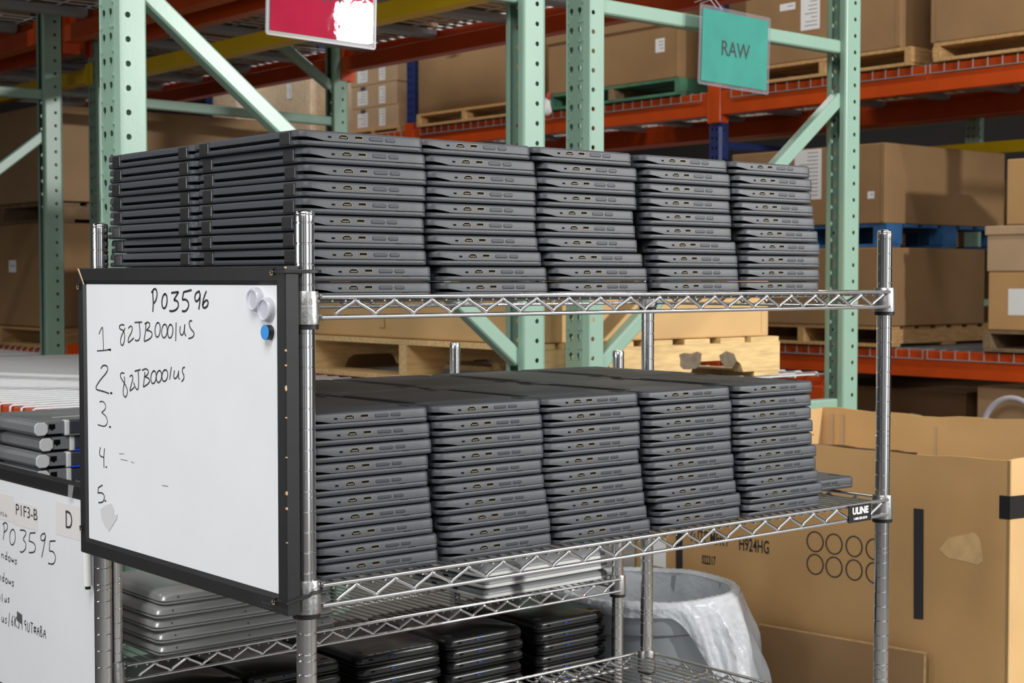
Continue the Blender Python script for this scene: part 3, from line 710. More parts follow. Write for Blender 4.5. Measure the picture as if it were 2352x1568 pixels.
strokes(B2, B2o, XP2, *A4, [[(25, 512), (33, 440), (28, 395)], [(20, 398), (42, 380), (60, 408), (50, 442), (28, 458)], ell(93, 492, 21, 58, .1),
    [(148, 440), (182, 440), (198, 465), (166, 510), (192, 530), (192, 578), (165, 606), (148, 598)], [(263, 460), (222, 462)], [(222, 462), (215, 521)], [(215, 521), (246, 530), (266, 562), (255, 606), (214, 605)],
    [(332, 462), (303, 475), (300, 512), (326, 522), (338, 482), (328, 462)], [(338, 478), (325, 562), (308, 642)], [(410, 520), (368, 522)], [(368, 522), (365, 593)], [(365, 593), (400, 600), (413, 652), (395, 696), (356, 684)]], .10, m='ink_black')
GL = {'w': [[(0, .5), (.25, 0), (.5, .4), (.75, 0), (1, .5)]], 'i': [[(.5, .5), (.5, 0)], [(.5, .7), (.52, .74)]], 'n': [[(.1, .5), (.1, 0)], [(.1, .35), (.5, .5), (.85, .35), (.85, 0)]],
      'd': [[(.8, .35), (.4, .5), (.1, .25), (.4, 0), (.8, .15)], [(.8, 1), (.8, 0)]], 'o': [ell(.5, .25, .4, .26)], 's': [[(.85, .45), (.5, .52), (.2, .38), (.8, .18), (.5, 0), (.1, .06)]],
      'l': [[(.5, 1), (.5, 0)]], 'u': [[(.1, .5), (.15, .08), (.5, 0), (.8, .2), (.85, .5)], [(.85, .5), (.9, 0)]], '/': [[(.6, 1.15), (.35, -.2)]], '6': [[(.8, 1), (.3, .6), (.15, .2), (.5, 0), (.85, .25), (.5, .5), (.2, .3)]],
      'K': [[(.15, 1), (.15, 0)], [(.85, 1), (.2, .5), (.9, 0)]], 'J': [[(.2, 1), (1, 1)], [(.65, 1), (.6, .1), (.3, -.05), (.05, .2)]], '1': [[(.5, 1), (.5, 0)]],
      '9': [[(.8, .9), (.4, 1), (.15, .7), (.45, .5), (.8, .8), (.8, 0)]], 'U': [[(.1, .9), (.15, .1), (.5, 0), (.85, .1), (.9, .9)]], 'T': [[(0, 1), (1, .95)], [(.5, 1), (.5, 0)]],
      '#': [[(.3, .8), (.2, .1)], [(.75, .8), (.65, .1)], [(0, .6), (1, .65)], [(0, .3), (.95, .35)]], 'A': [[(0, 0), (.5, 1), (.95, 0)], [(.2, .4), (.8, .4)]], 'B': [[(.1, 1), (.1, 0), (.7, .05), (.85, .3), (.15, .5), (.7, .75), (.6, .95), (.1, 1)]], '0': [ell(.5, .5, .42, .5)]}
def scrawl(txt, x0, y0, x1, y1, h):
    n = len(txt); L_ = []
    for i, ch in enumerate(txt):
        for st in GL.get(ch, []):
            pts = []
            for (u, v) in st:
                f = (i+.1+u*.8)/n; pts.append((x0+(x1-x0)*f, y0+(y1-y0)*f-v*h))
            L_.append(pts)
    strokes(B2, B2o, XP2, *A4, L_, .085, m='ink_black')
scrawl('windows', -40, 622, 130, 698, 66); scrawl('windows', -60, 780, 108, 862, 72); scrawl('B0001us', -90, 965, 76, 974, 62); scrawl('B0001us/6KJ19UT#ABA', -110, 1070, 342, 1242, 78)
b = MB(B2o)
for (x, y) in ((128, 1080), ):
    p = [hit(q[0]/3.2125, 1080+q[1]/3.2125, 'x', XP2) for q in ((130, 1038), (165, 1065), (163, 1132), (128, 1105))]
    b.poly([(XP2-.01, q.y, q.z) for q in p], (-.04, 0, 0))
b.build('clip', 'silver_dark', B2, label='small grey metal clip')
# clear tape over the top rail of the second board
p = [hit(q[0]/3.2125, 1080+q[1]/3.2125, 'x', 2.93) for q in ((505, 105), (545, 112), (528, 232), (500, 226))]
b = MB(B2o); b.poly([(2.925, q.y, q.z) for q in p], (-.006, 0, 0)); b.build('tape_strip', 'clear_tape', B2)
# white marker pen hanging at the near edge of the second board
a = hit(196.5, 1268, 'x', 2.55); c = hit(199.5, 1353, 'x', 2.55); a = Vector((2.62, a.y, a.z+1.2)); c = Vector((2.62, c.y, c.z))
o = tuple(c); t = thing('marker_pen', o, 'white marker pen upright against the near edge of the second whiteboard', 'marker')
b = MB(o); b.tube([a, c+(a-c)*.06], .29, 16); b.build('barrel', 'white_plastic', t)
b = MB(o); b.tube([c+(a-c)*.07, c+(a-c)*.0], [.2, .17], 14); b.build('plug', 'black_plastic', t)
b = MB(o); b.tube([a+Vector((0, 0, .01)), a+Vector((0, 0, 1.6))], [.3, .26], 16); b.build('cap', 'black_plastic', t)
b = MB(o); b.box(2.62, 2.96, a.y-.2, a.y+.2, a.z-1.4, a.z+.2); b.build('holder', 'clear_plastic', t)
# ------------------------------------------------------------------ pallet racking
def plate_cell(b, fn, u0, u1, z0, z1, hole=None):
    if not hole: b.add([fn(u0, z0), fn(u1, z0), fn(u1, z1), fn(u0, z1)], [(0, 1, 2, 3)]); return
    uc, zc, kind = hole
    cor = [math.atan2(z-zc, u-uc) for u, z in ((u1, z1), (u0, z1), (u0, z0), (u1, z0))]
    an = sorted(set(cor+[math.radians(a) for a in ((0, 30, 62, 90, 118, 150, 180, -150, -118, -90, -62, -30) if kind == 'r' else (0, 40, 90, 140, 180, -150, -115, -100, -90, -80, -65, -30))]))
    I, O = [], []
    for a in an:
        ca, sa = math.cos(a), math.sin(a)
        if kind == 'r': r = .25
        else:
            r = .31
            if sa < 0:                        # narrow tail below the round
                t = min(.09/max(abs(ca), 1e-3), .70/abs(sa)); r = max(r if sa > -.6 else .31, t if abs(ca) < .5 else 0)
        I.append((uc+r*ca, zc+r*sa))
        ts = []
        if ca > 1e-6: ts.append((u1-uc)/ca)
        if ca < -1e-6: ts.append((u0-uc)/ca)
        if sa > 1e-6: ts.append((z1-zc)/sa)
        if sa < -1e-6: ts.append((z0-zc)/sa)
        t = min(ts); O.append((uc+t*ca, zc+t*sa))
    n = len(an); b.add([fn(*p) for p in I]+[fn(*p) for p in O], [(i, (i+1) % n, n+(i+1) % n, n+i) for i in range(n)])
def upright(b, x, y, sgn, zb, zt, h0, h1, phase=.0, wid=3.0):
    "channel post: perforated web at x facing -sgn, sides running toward +sgn*x; y = near side"
    z = h0
    cells = []
    while z < h1-.01: cells.append((z, z+2)); z += 2
    R_ = .32; D = 2.85
    X = lambda d: x+sgn*d
    def span(fn, u0, u1, hs):
        plate_cell(b, fn, u0, u1, zb, h0); plate_cell(b, fn, u0, u1, cells[-1][1], zt)
        for (a, c) in cells:
            if not hs: plate_cell(b, fn, u0, u1, a, c)
            else:
                ed = [u0]+[(hs[i][0]+hs[i+1][0])/2 for i in range(len(hs)-1)]+[u1]
                for i, (hu, dz, kd) in enumerate(hs): plate_cell(b, fn, ed[i], ed[i+1], a, c, (hu, (a+c)/2+dz, kd))
    span(lambda u, zz: (X(0), y+u, zz), R_, wid-R_, [(wid/2-.62, .25, 't'), (wid/2+.62, .25, 't')])
    for s_ in (0, 1):
        yy = y if s_ == 0 else y+wid
        span(lambda u, zz: (X(u), yy, zz), R_, D-.25, [(1.08, 0, 'r')])
        in_ = 1 if s_ == 0 else -1
        prev = None
        for k in range(5):                       # rounded corner between web and side
            a = math.radians(90*k/4); p = (X(R_-R_*math.cos(a)), yy+in_*(R_-R_*math.sin(a)))
            if prev: b.add([(prev[0], prev[1], zb), (p[0], p[1], zb), (p[0], p[1], zt), (prev[0], prev[1], zt)], [(0, 1, 2, 3)], True)
            prev = p
        prev = None
        for k in range(4):                       # rounded return lip
            a = math.radians(90*k/3); p = (X(D-.25+.25*math.sin(a)), yy+in_*(.25-.25*math.cos(a)))
            if prev: b.add([(prev[0], prev[1], zb), (p[0], p[1], zb), (p[0], p[1], zt), (prev[0], prev[1], zt)], [(0, 1, 2, 3)], True)
            prev = p
        b.add([(X(D), yy+in_*.25, zb), (X(D), yy+in_*.8, zb), (X(D), yy+in_*.8, zt), (X(D), yy+in_*.25, zt)], [(0, 1, 2, 3)])
def frame(xa, xb, y, zt, label, m, braces, h=(-20, 44), grp='pallet rack upright frames'):
    o = ((xa+xb)/2, y+1.5, -ZF); t = thing('upright_frame', o, label, 'rack upright', grp)
    for x, s_ in ((xa, 1), (xb, -1)):
        b = MB(o); upright(b, x, y, s_, -ZF+.3, zt, h[0], h[1]); b.build('post', m, t, solid=.09)
        b = MB(o); b.box(min(x-1, x+s_*4), max(x-1, x+s_*4), y-.1, y+3.6, -ZF, -ZF+.35); b.build('base_plate', m, t)
    for (p, q, nm) in braces:
        b = MB(o); P, Q = Vector((p[0], y+1.5, p[1])), Vector((q[0], y+1.5, q[1]))
        d = (Q-P).normalized(); up = Vector((0, 1, 0)); r_ = d.cross(up)
        # shallow channel: wide face toward the viewer, open behind
        prof = [(-.80, -.55), (-.80, .60), (-.62, .78), (.62, .78), (.80, .60), (.80, -.55), (.66, -.55), (.66, .60), (-.66, .60), (-.66, -.55)]
        b.rings([[P+r_*a-up*c for a, c in prof], [Q+r_*a-up*c for a, c in prof]])
        b.build(nm, m, t, bevel=.05)
    return t
def zig(xa, xb, z0, n, step, up):
    L_ = []; z = z0
    for i in range(n):
        a, c = (xa+2.7, xb-2.7) if (i % 2 == 0) == up else (xb-2.7, xa+2.7)
        L_.append(((a, z), (c, z+step), 'diagonal_brace')); z += step+6
    return L_
HZ, DG = 'horizontal_brace', 'diagonal_brace'
YA, YB, YC = 54.4, 165, 276
frame(16.5, 63.4, YA, 118, 'pale green upright frame at the left, behind the back of the laptops', 'green_paint',
      [((19.2, 21.6), (60.8, -10.9), DG), ((19.2, 25.8), (60.8, 25.8), HZ), ((19.2, -18), (60.8, -18), HZ), ((19.2, 70), (60.8, 70), HZ), ((19.2, 32), (60.8, 64), DG)])
frame(68.9, 115, YA, 118, 'pale green upright frame at the right, teal sign on its brace', 'green_paint',
      [((71.6, -12.3), (112.4, 19.4), DG), ((71.6, 26), (112.4, 25.6), HZ), ((71.6, -18.2), (112.4, -18.2), HZ), ((71.6, 70), (112.4, 70), HZ)])
frame(16.5, 60.9, YB, 118, 'darker green upright frame at the far left, seen past the whiteboard', 'green_paint',
      [((19.2, -11), (58.2, 19.5), DG), ((19.2, 25.8), (58.2, 25.8), HZ), ((19.2, -18), (58.2, -18), HZ)])
frame(66.6, 114.1, YB, 118, 'dark green upright frame beyond the red sign', 'green_paint',
      [((71, 57), (111.4, 31.3), DG), ((69, 25.8), (111.4, 25.2), HZ), ((69, -18), (111.4, -18), HZ)])
frame(16.5, 60.9, YC, 118, 'farthest green frame of the near rack row', 'green_paint', [((19.2, 25.8), (58.2, 25.8), HZ)], grp=None)
frame(66.6, 114.1, YC, 118, 'farthest green frame of the second rack row', 'green_paint', [((69, 25.8), (111.4, 25.2), HZ)], grp=None)
X3, X4 = 205.2, 249.5
NY = (159.4, 268.8, 377.6)
for yn, lb in zip(NY, ('navy blue upright frame behind the teal sign', 'navy blue upright frame right of the labelled cartons', 'navy blue upright frame farthest left, beside wrapped pallets')):
    frame(X3, X4, yn, 118, lb, 'navy_paint', [((X3+2.8, 10), (X4-2.8, 40), DG), ((X3+2.8, 26), (X4-2.8, 26), HZ)], h=(-18, 60))
frame(262, 306, 134, 118, 'dark green upright frame deep behind the right hand boxes', 'green_paint', [((265, -60), (303, -8), DG), ((265, -8), (303, -8), HZ)], h=(10, 40), grp=None)
frame(X3, X4, 50, 118, 'navy blue upright frame past the right edge', 'navy_paint', [((X3+2.8, 26), (X4-2.8, 26), HZ)], h=(-18, 60), grp=None)
def beam(x, sgn, y0, y1, z0, z1, m, label, grp='pallet rack beams', w_=2.4, ov=(1.6, 1.8)):
    "beam whose face is at x, running y0..y1; sgn = side on which its body lies"
    o = (x, (y0+y1)/2, z0); t = thing('rack_beam', o, label, 'rack beam', grp)
    X = lambda d: x+sgn*d
    st = min(1.4, (z1-z0)*.4)
    prof = [(0, z0), (0, z1), (w_*.62, z1), (w_*.62, z1-st), (w_, z1-st), (w_, z0)]
    b = MB(o); b.rings([[(X(d), y0, z) for d, z in prof], [(X(d), y1, z) for d, z in prof]]); b.build('beam_body', m, t, bevel=.12)
    for yy, s_ in ((y0, -1), (y1, 1)):
        b = MB(o); xx = sorted((X(-.30), X(-.10))); b.box(xx[0], xx[1], min(yy, yy+s_*2.2), max(yy, yy+s_*2.2), z0-ov[0], z1+ov[1])
        xx = sorted((X(-.30), X(w_))); b.box(xx[0], xx[1], min(yy, yy+s_*.14), max(yy, yy+s_*.14), z0-ov[0], z1+ov[1]); b.build('end_connector', m, t, bevel=.06)
    return t
def deck(x0, x1, y0, y1, z, label, grp='wire mesh decks', sp=2.6, r=.11, drop=1.6, m='white_wire'):
    o = ((x0+x1)/2, (y0+y1)/2, z); t = thing('wire_deck', o, label, 'wire deck', grp)
    b = MB(o); n = max(2, int((y1-y0)/sp))
    for i in range(n+1):
        y = y0+(y1-y0)*i/n
        b.tube([(x0-.25, y, z-drop), (x0-.25, y, z-.1), (x0, y, z+.02), (x1, y, z+.02), (x1+.25, y, z-.1), (x1+.25, y, z-drop)], r, 6)
    b.build('mesh', m, t)
    b = MB(o); k = int((x1-x0)/5)
    for i in range(k+1): xx = x0+3+(x1-x0-6)*i/k; b.tube([(xx, y0-.1, z-.17), (xx, y1+.1, z-.17)], r, 6)
    for xx in (x0-.3, x1+.3): b.tube([(xx, y0-.1, z-drop), (xx, y1+.1, z-drop)], r, 6)
    b.build('cross_wires', m, t)
    for f in (.15, .5, .85):
        yy = y0+(y1-y0)*f; b = MB(o)
        prof = [(-1.2, -.3), (-1.2, -1.1), (-.7, -1.5), (.7, -1.5), (1.2, -1.1), (1.2, -.3), (1.05, -.3), (1.05, -1.05), (.65, -1.38), (-.65, -1.38), (-1.05, -1.05), (-1.05, -.3)]
        b.rings([[(x0+2.7, yy+a, z+c) for a, c in prof], [(x1-2.7, yy+a, z+c) for a, c in prof]]); b.build('support_channel', 'galv', t)
    return t
ZD, ZU = -14.55, 38.0
for (ya, yb, w1) in ((YA+3, YB, 'near'), (YB+3, YC, 'far')):
    for (xa, xb, row) in ((16.5, 63.4 if ya < 100 else 60.9, 'first'), (68.9 if ya < 100 else 66.6, 115 if ya < 100 else 114.1, 'second')):
        for (z1, lv) in ((ZD-.12, 'lower'), (ZU-.12, 'upper')):
            beam(xa, 1, ya+.3, yb-.3, z1-4, z1, 'orange_paint', 'orange beam, left side of the %s %s bay, %s level' % (row, w1, lv))
            beam(xb, -1, ya+.3, yb-.3, z1-4, z1, 'orange_paint', 'orange beam, right side of the %s %s bay, %s level' % (row, w1, lv))
            ym = (ya+yb)/2
            for (y0, y1, hf) in ((ya+.8, ym-.4, 'near'), (ym+.4, yb-.8, 'far')):
                deck(xa, xb, y0, y1, z1+.12, 'white wire deck, %s half of the %s %s bay, %s level' % (hf, row, w1, lv))
    beam(68.9 if ya < 100 else 66.6, 1, ya+.3, yb-.3, 28.7, 30.9, 'yellow_paint', 'yellow beam under the orange one, %s bay' % w1, ov=(.7, .5))
ZD3, ZU3 = -15.95, 37.3
for i, (ya, yb) in enumerate(((53, NY[0]), (NY[0]+3, NY[1]), (NY[1]+3, NY[2]))):
    nm = ('right', 'middle', 'left')[i]
    for (z1, lv) in ((ZD3-.12, 'lower'), (ZU3-.12, 'upper')):
        if i == 2 and lv == 'lower': continue
        beam(X3, 1, ya+.3, yb-.3, z1-5, z1, 'orange_paint', 'orange beam across the aisle, %s bay, %s level' % (nm, lv))
        beam(X4, -1, ya+.3, yb-.3, z1-5, z1, 'orange_paint', 'orange back beam across the aisle, %s bay, %s level' % (nm, lv))
        ym = {0: 107.3, 1: 216, 2: 325}[i]
        for (y0, y1, hf) in ((ya+2.2, ym-.5, 'near'), (ym+.5, yb-3.4, 'far')):
            deck(X3, X4, y0, y1, z1+.12, 'wire deck across the aisle, %s half of the %s bay, %s level' % (hf, nm, lv), sp=2.9, r=.12, drop=1.75, m='galv')
beam(256, 1, 60, 152, 24.6, 27.2, 'yellow_paint', 'yellow beam behind the boxes across the aisle', w_=2, ov=(.3, .3))
beam(258.5, 1, 60, 250, 33, 37.5, 'orange_paint', 'dark orange beam deep behind the orange beams across the aisle')
# ------------------------------------------------------------------ pallets and cartons
def pallet(x0, x1, y0, y1, z0, h, label, m='wood', along='x', notch=False, boards=6, blocks=False, grp='wooden pallets', mats=None):
    "stringers run along 'along', deck boards across them"
    o = ((x0+x1)/2, (y0+y1)/2, z0); t = thing('pallet', o, label, 'pallet', grp)
    bt, bb = .62, .62
    def BX(b, a0, a1, c0, c1, za, zb):
        if along == 'x': b.box(a0, a1, c0, c1, za, zb)
        else: b.box(c0, c1, a0, a1, za, zb)
    A0, A1, B0, B1_ = (x0, x1, y0, y1) if along == 'x' else (y0, y1, x0, x1)
    L_ = A1-A0
    for i in range(boards):                              # top deck boards
        w_ = L_/boards*.72 if 0 < i < boards-1 else L_/boards*.86
        a = A0+(L_-w_)*i/(boards-1); b = MB(o); BX(b, a, a+w_, B0+random.uniform(0, .25), B1_-random.uniform(0, .25), z0+h-bt, z0+h); b.build('deck_board', m, t, bevel=.04, bseg=1)
    for i in range(3):                                   # bottom boards
        w_ = 4.6; a = A0+(L_-w_)*i/2; b = MB(o); BX(b, a, a+w_, B0+.1, B1_-.1, z0, z0+bb); b.build('bottom_board', m, t, bevel=.04, bseg=1)
    sw = 3.2 if blocks else 1.5
    for i in range(3):
        c = B0+(B1_-B0-sw)*i/2; b = MB(o); za, zb = z0+bb, z0+h-bt
        if blocks:
            for k in range(3):
                a = A0+(L_-5)*k/2; b = MB(o); BX(b, a, a+5, c, c+sw, za, zb); b.build('block', m, t, bevel=.05, bseg=1)
            continue
        elif notch:
            pts = [(A0, za), (A0+L_*.10, za)]
            for q in (.12, .62):
                n0, n1 = A0+L_*q, A0+L_*(q+.22)
                pts += [(n0, za), (n0+.5, za+1.0), (n0+1.4, za+1.5), (n1-1.4, za+1.5), (n1-.5, za+1.0), (n1, za)]
            pts += [(A1, za), (A1, zb), (A0, zb)]
            if along == 'x': b.poly([(p, c, z) for p, z in pts], (0, sw, 0))
            else: b.poly([(c, p, z) for p, z in pts], (sw, 0, 0))
        else: BX(b, A0, A1, c, c+sw, za, zb)
        b.build('stringer', (mats or {}).get(i, m), t)
    return t
def carton(x0, x1, y0, y1, z0, z1, label, m='card_brown', cat='cardboard box', grp=None, rot=0, bevel=.22, lid=0, labels=(), tape=None, bulge=0, pivot=None, name='cardboard_box', seam=None):
    o = ((x0+x1)/2, (y0+y1)/2, z0) if pivot is None else pivot
    t = thing(name, o, label, cat, grp, rot=(0, 0, math.radians(rot)))
    b = MB(o)
    if bulge:
        N = 10; rings = []
        for j in range(7):
            f = j/6; ex = bulge*math.sin(math.pi*f)
            pts = []
            for (xa, ya, xb_, yb_) in ((x0, y0, x1, y0), (x1, y0, x1, y1), (x1, y1, x0, y1), (x0, y1, x0, y0)):
                nx, ny = (yb_-ya), -(xb_-xa); ln = math.hypot(nx, ny); nx /= ln; ny /= ln
                for i in range(N):
                    u = i/N; e = ex*math.sin(math.pi*u)**.7; pts.append((xa+(xb_-xa)*u+nx*e, ya+(yb_-ya)*u+ny*e, z0+(z1-z0)*f))
            rings.append(pts)
        b.rings(rings, True)
    else: b.box(x0, x1, y0, y1, z0, z1)
    b.build('carton_body', m, t, bevel=bevel)
    if lid:
        b = MB(o); e = .3; b.box(x0-e, x1+e, y0-e, y1+e, z1-lid, z1+.12); b.build('lid', m if isinstance(lid, (int, float)) else m, t, bevel=.15)
    if seam:                                             # glued corner seam: a raised strip of board along one upright edge
        face, v, w_ = seam
        b = MB(o)
        if face == 'x': b.box(x0-.06, x0, v, v+w_, z0+.4, z1-.3)
        else: b.box(v, v+w_, y0-.06, y0, z0+.4, z1-.3)
        b.build('glued_seam', m, t)
    for (face, a0, a1, za, zb, mm, nm) in labels:
        b = MB(o)
        d = .03+(bulge*1.02 if bulge else 0)
        if face == 'x': b.box(x0-d, x0-d+.02, min(a0, a1), max(a0, a1), za, zb)
        else: b.box(min(a0, a1), max(a0, a1), y0-d, y0-d+.02, za, zb)
        lb = b.build(nm, mm, t)
        if nm in ('shipping_label', 'packing_sheet'):      # grey lines of small print
            p = MB(o); n = max(2, int((zb-za)/.75)); w_ = abs(a1-a0)
            for i in range(1, n):
                zz = zb-(zb-za)*i/n; e0 = min(a0, a1)+w_*.12; e1 = min(a0, a1)+w_*random.uniform(.45, .85)
                if face == 'x': p.box(x0-d-.012, x0-d+.01, e0, e1, zz, zz+.16)
                else: p.box(e0, e1, y0-d-.012, y0-d+.01, zz, zz+.16)
            p.build('print_lines', 'paper_print', lb)
    if tape:
        face, a0, a1, za, zb = tape; b = MB(o)
        if face == 'x': b.box(x0-.03, x0-.01, a0, a1, za, zb)
        else: b.box(a0, a1, y0-.03, y0-.01, za, zb)
        b.build('tape_strip', 'tape', t)
    return t
# behind the stacks: big box on a pallet on the near deck of the second row
ZP = ZD+.12
bp_ = pallet(64.2, 106.0, 59.3, 101, ZP, 4.75, 'stained wooden pallet under the big tan box, behind the laptop racks', 'wood_pale', 'x', notch=True, boards=7)
bx = carton(65.2, 104.6, 59.9, 100.3, ZP+4.8, 7.5, 'big tan box on a pallet behind the laptop racks', 'card_gold', seam=('y', 103.2, .9))
o = Vector((84.9, 80.1, ZP+4.8)); q = hit(878, 745, 'x', 65.1)
b = MB(tuple(o)); b.add([(65.10, q.y+.25, q.z+1.0), (65.10, q.y-.35, q.z+1.0), (64.95, q.y-.62, q.z-.35), (64.95, q.y+.42, q.z-.25)], [(0, 1, 2, 3)]); b.build('tape_curl', 'tape', bx, label='loose end of tape')
mat('scorch', (104, 92, 76), .9, var=.35, vscale=30)
def stain(pl, o, pxs):
    b = MB(o); pts = [hit(x, y, 'y', 59.28) for x, y in pxs]; b.poly([(p.x, 59.275, p.z) for p in pts], (0, .02, 0)); b.build('stain', 'scorch', pl, label='dark grey stain')
po = ((64.2+106)/2, (59.3+101)/2, ZP)
stain(bp_, po, [(1560, 814), (1572, 810), (1588, 812), (1602, 807), (1612, 812), (1610, 826), (1608, 838), (1598, 846), (1584, 848), (1570, 848), (1562, 840), (1563, 826)])
stain(bp_, po, [(1652, 816), (1668, 806), (1686, 812), (1692, 828), (1684, 842), (1664, 840), (1656, 830)])
carton(68, 112, 105, 152, ZP+.02, 4.5, 'added low brown box hidden behind the big tan box, blocking light', 'card_brown')  # unseen box added to keep light out of the pallet openings
for (ya, yb, za, zb, lb) in ((150, 205, -15.5, 22, 'brown box deep in shade behind the boxes across the aisle, left'), (84, 126, -15.5, 19, 'brown box deep in shade behind the boxes across the aisle, right'), (60, 130, 37.6, 62, 'brown box on the deep upper level, in shade'), (140, 250, 37.6, 62, 'wide brown box on the deep upper level, in shade')):
    carton(268 if zb < 40 else 270, 304, ya, yb, za, zb, lb, 'card_brown')
# far left: two big cartons, one above the other
pallet(66.5, 107, 184, 226, ZP, 3.6, 'wooden pallet under the far left boxes', 'wood', 'x', boards=6)
carton(66, 107.5, 183.2, 226, ZP+3.65, 6.8, 'large brown box at far left, lower of two, small white label', 'card_brown', labels=(('x', 196.2, 199.4, -1.5, .6, 'paper', 'shipping_label'),))
pallet(67, 106, 184.5, 225, 6.85, 3.5, 'dark wooden pallet between the two far left boxes', 'wood_dark', 'x', boards=6, grp='wooden pallets')
carton(65.8, 109, 183, 226, 10.4, 26.4, 'large brown box at far left, upper of two, behind the green upright', 'card_tan', bulge=.5)
# near upper decks, seen through the wire; further boxes added to block light
for (xa, xb, ya, yb, zt_, m_, lb) in ((71, 113, 60, 84, 66, 'card_brown', 'brown box on the upper deck behind the teal sign end, seen through the wire'), (71, 112, 108, 134, 70, 'card_gold', 'tan box on the upper deck above the yellow beam, seen through the wire'),
        (70, 113, 137, 162, 68, 'card_brown', 'brown box on the upper deck farthest from the front, seen through the wire'), (18, 61, 60, 108, 70, 'card_brown', 'added brown box on the near upper deck, out of sight above the signs'),
        (19, 60, 112, 134, 66, 'card_gold', 'tan box on the upper deck at top left, seen through the wire'), (19, 60, 137, 162, 70, 'card_brown', 'brown box on the upper deck at top left corner, seen through the wire'),
        (69, 112, 172, 272, 70, 'card_brown', 'long brown box on the far upper deck'), (18, 59, 172, 272, 70, 'card_tan', 'long brown box on the far upper deck at the left')):
    carton(xa, xb, ya, yb, ZU+.15, zt_, lb, m_)
# across the aisle, upper deck
Z3 = ZU3+.14; XF = 204.2
pallet(XF, 246, 170.2, 213.5, Z3+.03, 3.7, 'greenish wooden pallet on the orange beams behind the green uprights', 'wood_green', 'x', boards=6, mats={1: 'wood_dark'})
carton(XF+.1, 245, 170.8, 213.5, Z3+3.76, 62, 'wide brown box behind the two middle green uprights', 'card_brown', lid=9, labels=(('x', 174.9, 177.7, 47.2, 50.2, 'paper', 'shipping_label'),), seam=('x', 171.0, .5))
pallet(XF, 246, 226, 266, Z3+.03, 3.4, 'wooden pallet left of the middle green upright, on the orange beam', 'wood', 'x', boards=6)
carton(XF+.3, 245, 224.5, 265.6, Z3+3.47, 57, 'bulging open brown box left of the middle green upright', 'card_brown', bulge=1.4, labels=(('x', 248, 251.5, 55.6, 56.9, 'lime', 'sticky_note'),))
pallet(XF, 246, 110.5, 152.5, Z3+.03, 3.5, 'wooden pallet behind the right green upright, on the orange beam', 'wood', 'x', boards=6)
carton(XF+.1, 244, 113, 151.6, Z3+3.57, 64, 'large brown box with two paper labels at upper right', 'card_brown', labels=(('x', 132.2, 137.0, 47.0, 58, 'paper', 'packing_sheet'), ('x', 138.4, 142.4, 51.6, 53.0, 'paper', 'shipping_label')), seam=('x', 113.2, 1.0))
pallet(XF, 246, 64, 105.8, Z3+.03, 3.4, 'wooden pallet at the top right corner', 'wood', 'x', boards=6)
carton(XF+.1, 244, 65, 106.4, Z3+3.47, 64, 'large brown box at the top right corner', 'card_brown', labels=(('x', 80, 91.5, 47.6, 53.5, 'paper', 'shipping_label'),), seam=('x', 104.2, 1.0))
# rag hanging at the beam
o = (203.6, 212.6, 40.0); t = thing('rag', o, 'white and red rag hanging at the beam beside the green upright', 'rag')
b = MB(o); b.lathe([(.25, 40.9), (.7, 39.6), (1.0, 38.2), (1.05, 37.0), (.6, 36.4), (.1, 36.2)], (203.3, 212.6), 14, fn=lambda r, z, a: (r*(1+.2*math.sin(3*a+z)), z)); b.build('cloth', 'paper', t)
b = MB(o); b.lathe([(.1, 41.6), (.5, 41.0), (.5, 40.2), (.2, 39.7)], (203.2, 212.2), 10); b.build('red_tag', 'rag_red', t)
# across the aisle, lower deck
Z4 = ZD3+.14
pallet(XF+.2, 246, 115.6, 157.5, Z4+.03, 4.0, 'wooden pallet under the lower box, right of the green upright', 'wood', 'x', boards=8)
carton(XF, 236.6, 115.1, 156, Z4+4.06, 3.4, 'brown box below the blue pallet, lower of two', 'card_brown')
pallet(XF+.2, 246, 115.8, 156.5, 3.45, 4.5, 'blue painted pallet between two brown boxes', 'wood_blue', 'x', boards=7, blocks=True)
carton(XF, 245.2, 116.2, 155, 8.0, 23.4, 'brown box on the blue pallet, white sheet on its side', 'card_brown', labels=(('x', 131.4, 138.2, 13.2, 23.2, 'paper', 'packing_sheet'), ('x', 118.6, 120.2, 12.8, 14.2, 'paper', 'shipping_label')), seam=('x', 116.6, .5))
pallet(XF+.2, 246, 66, 94.6, Z4+.03, 3.9, 'wooden pallet at the right edge under three stacked boxes', 'wood_dark', 'x', boards=6)
c3 = carton(XF, 224, 66, 93.5, Z4+3.97, -1.4, 'brown box at right edge with a white printed label, lowest of three', 'card_orange', labels=(('x', 78, 89.4, -9.1, -4.4, 'paper', 'address_label'),))
o = (214, 79.75, Z4+3.97)
text_mesh('LEXINGTON', 1.3, 'print_black', lambda u, v, d: (XF-.05-d, 88.9-u, -5.4+v), 'label_lettering', c3, o, .012, align='LEFT') if False else None
text_mesh('LEX', 1.35, 'paper_print', lambda u, v, d: (XF-.05-d, 88.9-u, -5.5+v), 'label_lettering', c3, o, .012, align='LEFT', xs=1.1)
text_mesh('00', .9, 'print_black', lambda u, v, d: (XF-.05-d, 87.0-u, -7.6+v), 'label_lettering', c3, o, .012, align='LEFT')
b = MB(o); b.box(XF-.05, XF+.3, 84.6, 87.8, -3.2, -2.2); b.build('hand_hole', 'port_dark', c3)
carton(XF-.1, 224, 66, 93.8, -1.35, 6.7, 'pinkish brown box with an overhanging lid at right edge, middle of three', 'card_pale', lid=1.5)
carton(XF, 224, 66, 90.0, 6.95, 18.6, 'brown box at right edge, topmost of three', 'card_orange')
